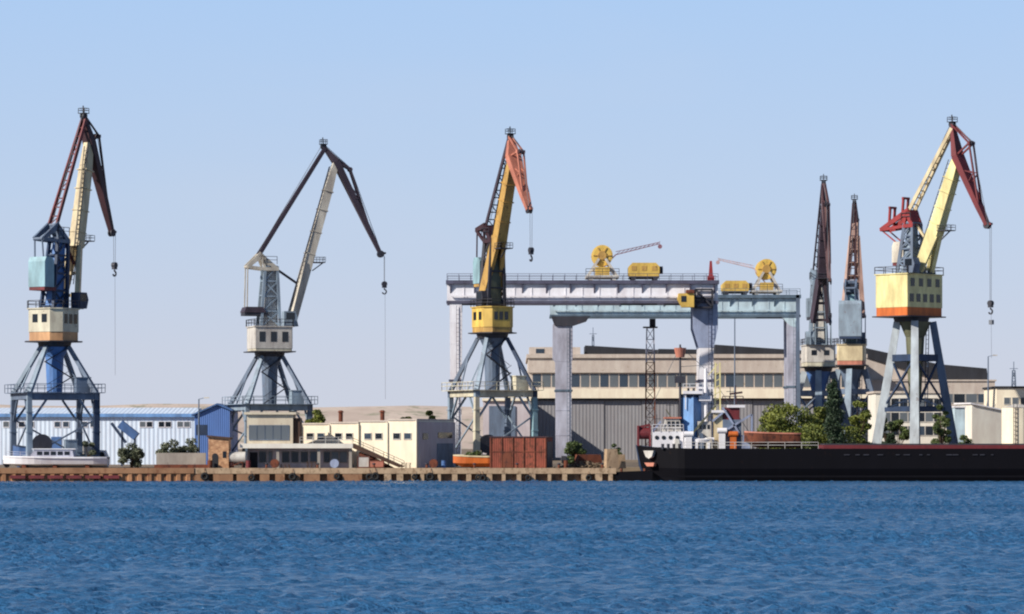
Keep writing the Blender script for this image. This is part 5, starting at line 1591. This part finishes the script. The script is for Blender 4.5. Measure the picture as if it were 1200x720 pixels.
for i_, (px, m_, lab) in enumerate(((322, M['rust'], 'upright cable drum before the dark station front, nearer the pale water tank'), (392, M['blue_grey'], 'grey cable drum at the end of the dark station front'), (508, M['rust'], 'rusty cable drum before the shaded warehouse end'))):
    cx = X(px, 403.9)
    t = thing('cable_drum', lab, 'cable drum', (cx, 403.9, G), 'cable drums on the quay')
    for yy in (-.45, .38):
        mb = MB(); mb.tube((cx, 403.9 + yy, G + .6), (cx, 403.9 + yy + .07, G + .6), .55, n=18); mb.build('flange', m_, t)
    mb = MB(); mb.tube((cx, 403.9 - .38, G + .6), (cx, 403.9 + .38, G + .6), .36, n=14); mb.build('wound_cable', M['dark_steel'], t)
for (px, n_, lab) in ((334, 3, 'low stack of brown pallets before the station windows'), (365, 5, 'taller stack of brown pallets before the station windows'), (476, 4, 'stack of brown pallets at the foot of the cream warehouse')):
    cx = X(px, 404.2)
    t = thing('pallet_stack', lab, 'pallets', (cx, 404.2, G), 'pallet stacks on the quay')
    for q in range(n_):
        mb = MB(); zq = G + .06 + q * .16; o_ = random.uniform(-.06, .06)
        for u in range(5): mb.box(cx - .6 + o_, cx + .6 + o_, 403.7 + u * .22, 403.7 + u * .22 + .14, zq + .1, zq + .13)
        for u in (-.55, -.05, .45): mb.box(cx + u + o_, cx + u + .1 + o_, 403.7, 404.75, zq, zq + .099)
        mb.build('pallet', M['brown_roof'], t)
# rubble heap near the bush
rm = MB()
for k in range(160):
    px = random.gauss(686, 14); yy = random.uniform(405.5, 412)
    sz = random.uniform(.12, .45)
    hgt = max(0, .9 - abs(px - 686) / 30) * random.random()
    c_ = Vector((X(px, yy), yy, G + hgt * .9 + sz * .3))
    vs = [c_ + Vector((random.uniform(-1, 1), random.uniform(-1, 1), random.uniform(-.7, .7))) * sz for _ in range(6)]
    rm.add(vs, [(0, 1, 2), (0, 2, 3), (0, 3, 4), (0, 4, 1), (5, 1, 2), (5, 2, 3), (5, 3, 4), (5, 4, 1)])
o = rm.build('rubble', M['ground']); o['kind'] = 'stuff'; o['label'] = 'brown rubble heap on the quay'


# ------------------------------------------------------------------ trees and bushes
def leaves(mb, c, rx, ry, rz, n, size, shell=.55):
    for _ in range(n):
        while True:
            p = Vector((random.uniform(-1, 1), random.uniform(-1, 1), random.uniform(-1, 1)))
            if shell * random.random() < p.length < 1: break
        q = Vector((c[0] + p.x * rx, c[1] + p.y * ry, c[2] + p.z * rz))
        a = Vector((random.gauss(0, 1), random.gauss(0, 1), random.gauss(0, 1))).normalized()
        b = a.orthogonal().normalized()
        b = (Matrix.Rotation(random.uniform(0, 6.3), 3, a) @ b)
        d = a.cross(b)
        s_ = size * random.uniform(.6, 1.4)
        i = len(mb.v)
        mb.v += [q - b * s_, q - d * s_ * .5, q + b * s_, q + d * s_ * .5]
        mb.f.append((i, i + 1, i + 2, i + 3))


def tree(name, label, cat, px0, px1, ytop, ybase_z, Yt_, leafm, clumps=16, per=260, size=.2, trunk=.18, crown0=.25, cyp=False, group='trees and bushes along the quay'):
    xa, xb = X(px0, Yt_), X(px1, Yt_)
    cx = (xa + xb) / 2
    zt = Z(ytop, Yt_)
    h = zt - ybase_z
    wd = (xb - xa) / 2
    root = thing(name, label, cat, (cx, Yt_, ybase_z), group)
    tb = MB()
    tops = []
    if cyp:
        tb.tube((cx, Yt_, ybase_z - .1), (cx, Yt_, ybase_z + h * .9), trunk, .04, 8)
    else:
        tb.tube((cx, Yt_, ybase_z - .1), (cx + wd * .1, Yt_, ybase_z + h * .45), trunk, trunk * .7, 8)
    cb = MB()
    for k in range(clumps):
        if cyp:
            f = (k + .5) / clumps
            rr = wd * (math.sin(math.pi * min(1, f * .85 + .12)) ** .7) * random.uniform(.75, 1.1)
            c_ = (cx + random.gauss(0, wd * .15), Yt_ + random.gauss(0, wd * .15), ybase_z + h * (.04 + .94 * f))
            leaves(cb, c_, rr, rr, h / clumps * 1.4, per, size)
        else:
            u = random.uniform(-1, 1); v_ = random.uniform(-1, 1)
            top = math.sqrt(max(0, 1 - u * u * .8))
            zf_ = crown0 + (1 - crown0) * random.uniform(0, 1) ** .7 * top
            rr = wd * (random.uniform(.22, .4) if name != 'shrub' and wd > 1.9 else random.uniform(.32, .55))
            c_ = (cx + u * wd * .78, Yt_ + v_ * min(wd, h * .6) * .8, ybase_z + min(h * zf_, h - rr * .55))
            leaves(cb, c_, rr, rr, rr * .7, per, size)
            tb.tube((cx + wd * .05, Yt_, ybase_z + h * .3), c_, trunk * .4, trunk * .12, 5)
    tb.build('trunk', M['bark'], root)
    cb.build('crown', leafm, root)


tree('broadleaf_tree', 'broad olive green tree behind the lifeboat, spreading widest of the trees', 'tree', 886, 965, 472, G, 432, M['leaf_olive'], 34, 260, .19, crown0=.3)
tree('cypress_tree', 'dark narrow cypress rising above the barge in front of the end-on crane', 'tree', 964, 990, 447, G, 421, M['leaf_dark'], 20, 420, .16, cyp=True)
tree('broadleaf_tree', 'olive tree between the dark cypress and the light crane leg', 'tree', 988, 1024, 470, G, 434, M['leaf_olive'], 26, 260, .17, crown0=.1)
tree('broadleaf_tree', 'olive tree filling the gap just behind the dark cypress', 'tree', 940, 984, 478, G, 437, M['leaf_olive'], 26, 260, .19, crown0=.2)
tree('broadleaf_tree', 'low mid green tree behind the feet of the light crane leg', 'tree', 1034, 1068, 490, G, 452, M['leaf_mid'], 18, 240, .18, crown0=.15)
tree('shrub', 'long low olive hedge-like shrub under the olive trees by the lifeboat', 'shrub', 905, 1012, 499, G, 425, M['leaf_olive'], 44, 240, .17, crown0=.1)
tree('broadleaf_tree', 'slim green tree growing between the long crane legs', 'tree', 1092, 1114, 472, G, 431, M['leaf_mid'], 22, 220, .15, crown0=.08)
tree('broadleaf_tree', 'small dark tree at the first light crane leg', 'tree', 1030, 1048, 488, G, 446, M['leaf_dark'], 18, 220, .15, crown0=.08)
tree('shrub', 'low green shrub by the foot of the right crane leg', 'shrub', 1122, 1142, 509, G, 436, M['leaf_mid'], 10, 200, .15, crown0=.1)
tree('shrub', 'round green bush at the foot of the lavender gantry leg', 'shrub', 660, 688, 518, G, 416, M['leaf_mid'], 14, 220, .15, crown0=.15)
tree('shrub', 'grey-green round bush by the warehouse behind the bank', 'shrub', 140, 168, 520, G, 410, M['leaf_grey'], 22, 200, .15, crown0=.05)
tree('shrub', 'loose grey-green bush behind the low grey wall, near its middle', 'shrub', 186, 214, 516, G, 411, M['leaf_grey'], 14, 200, .15, crown0=.1)
tree('shrub', 'thin grey-green bush behind the low grey wall before the blue shed', 'shrub', 208, 234, 514, G, 413, M['leaf_grey'], 12, 180, .15, crown0=.1)
tree('shrub', 'dusty bush between the right legs of the nearest crane', 'shrub', 94, 112, 514, G, 409, M['leaf_grey'], 10, 200, .14, crown0=.1)
tree('broadleaf_tree', 'green tree showing over the warehouse roof beside the grey crane', 'tree', 352, 386, 478, G, 448, M['leaf_olive'], 16, 240, .18)
tree('broadleaf_tree', 'pale olive treetop over the warehouse roof, nearer the grey crane', 'tree', 468, 488, 483, G, 470, M['leaf_olive'], 8, 200, .18)
tree('broadleaf_tree', 'pale olive treetop over the shaded warehouse end', 'tree', 492, 514, 482, G, 470, M['leaf_olive'], 8, 200, .18)
tree('shrub', 'small green bush between the mustard crane legs beside the orange boat', 'shrub', 540, 566, 528, G, 409, M['leaf_mid'], 9, 180, .14, crown0=.1)
tree('shrub', 'sprig of green weeds on top of the pale stone blocks', 'shrub', 714, 728, 519, G, 410, M['leaf_mid'], 6, 150, .12, crown0=.4)
tree('shrub', 'yellowish bush beside the lifeboat on the far quay', 'shrub', 932, 962, 503, G, 421, M['leaf_olive'], 10, 200, .16, crown0=.1)
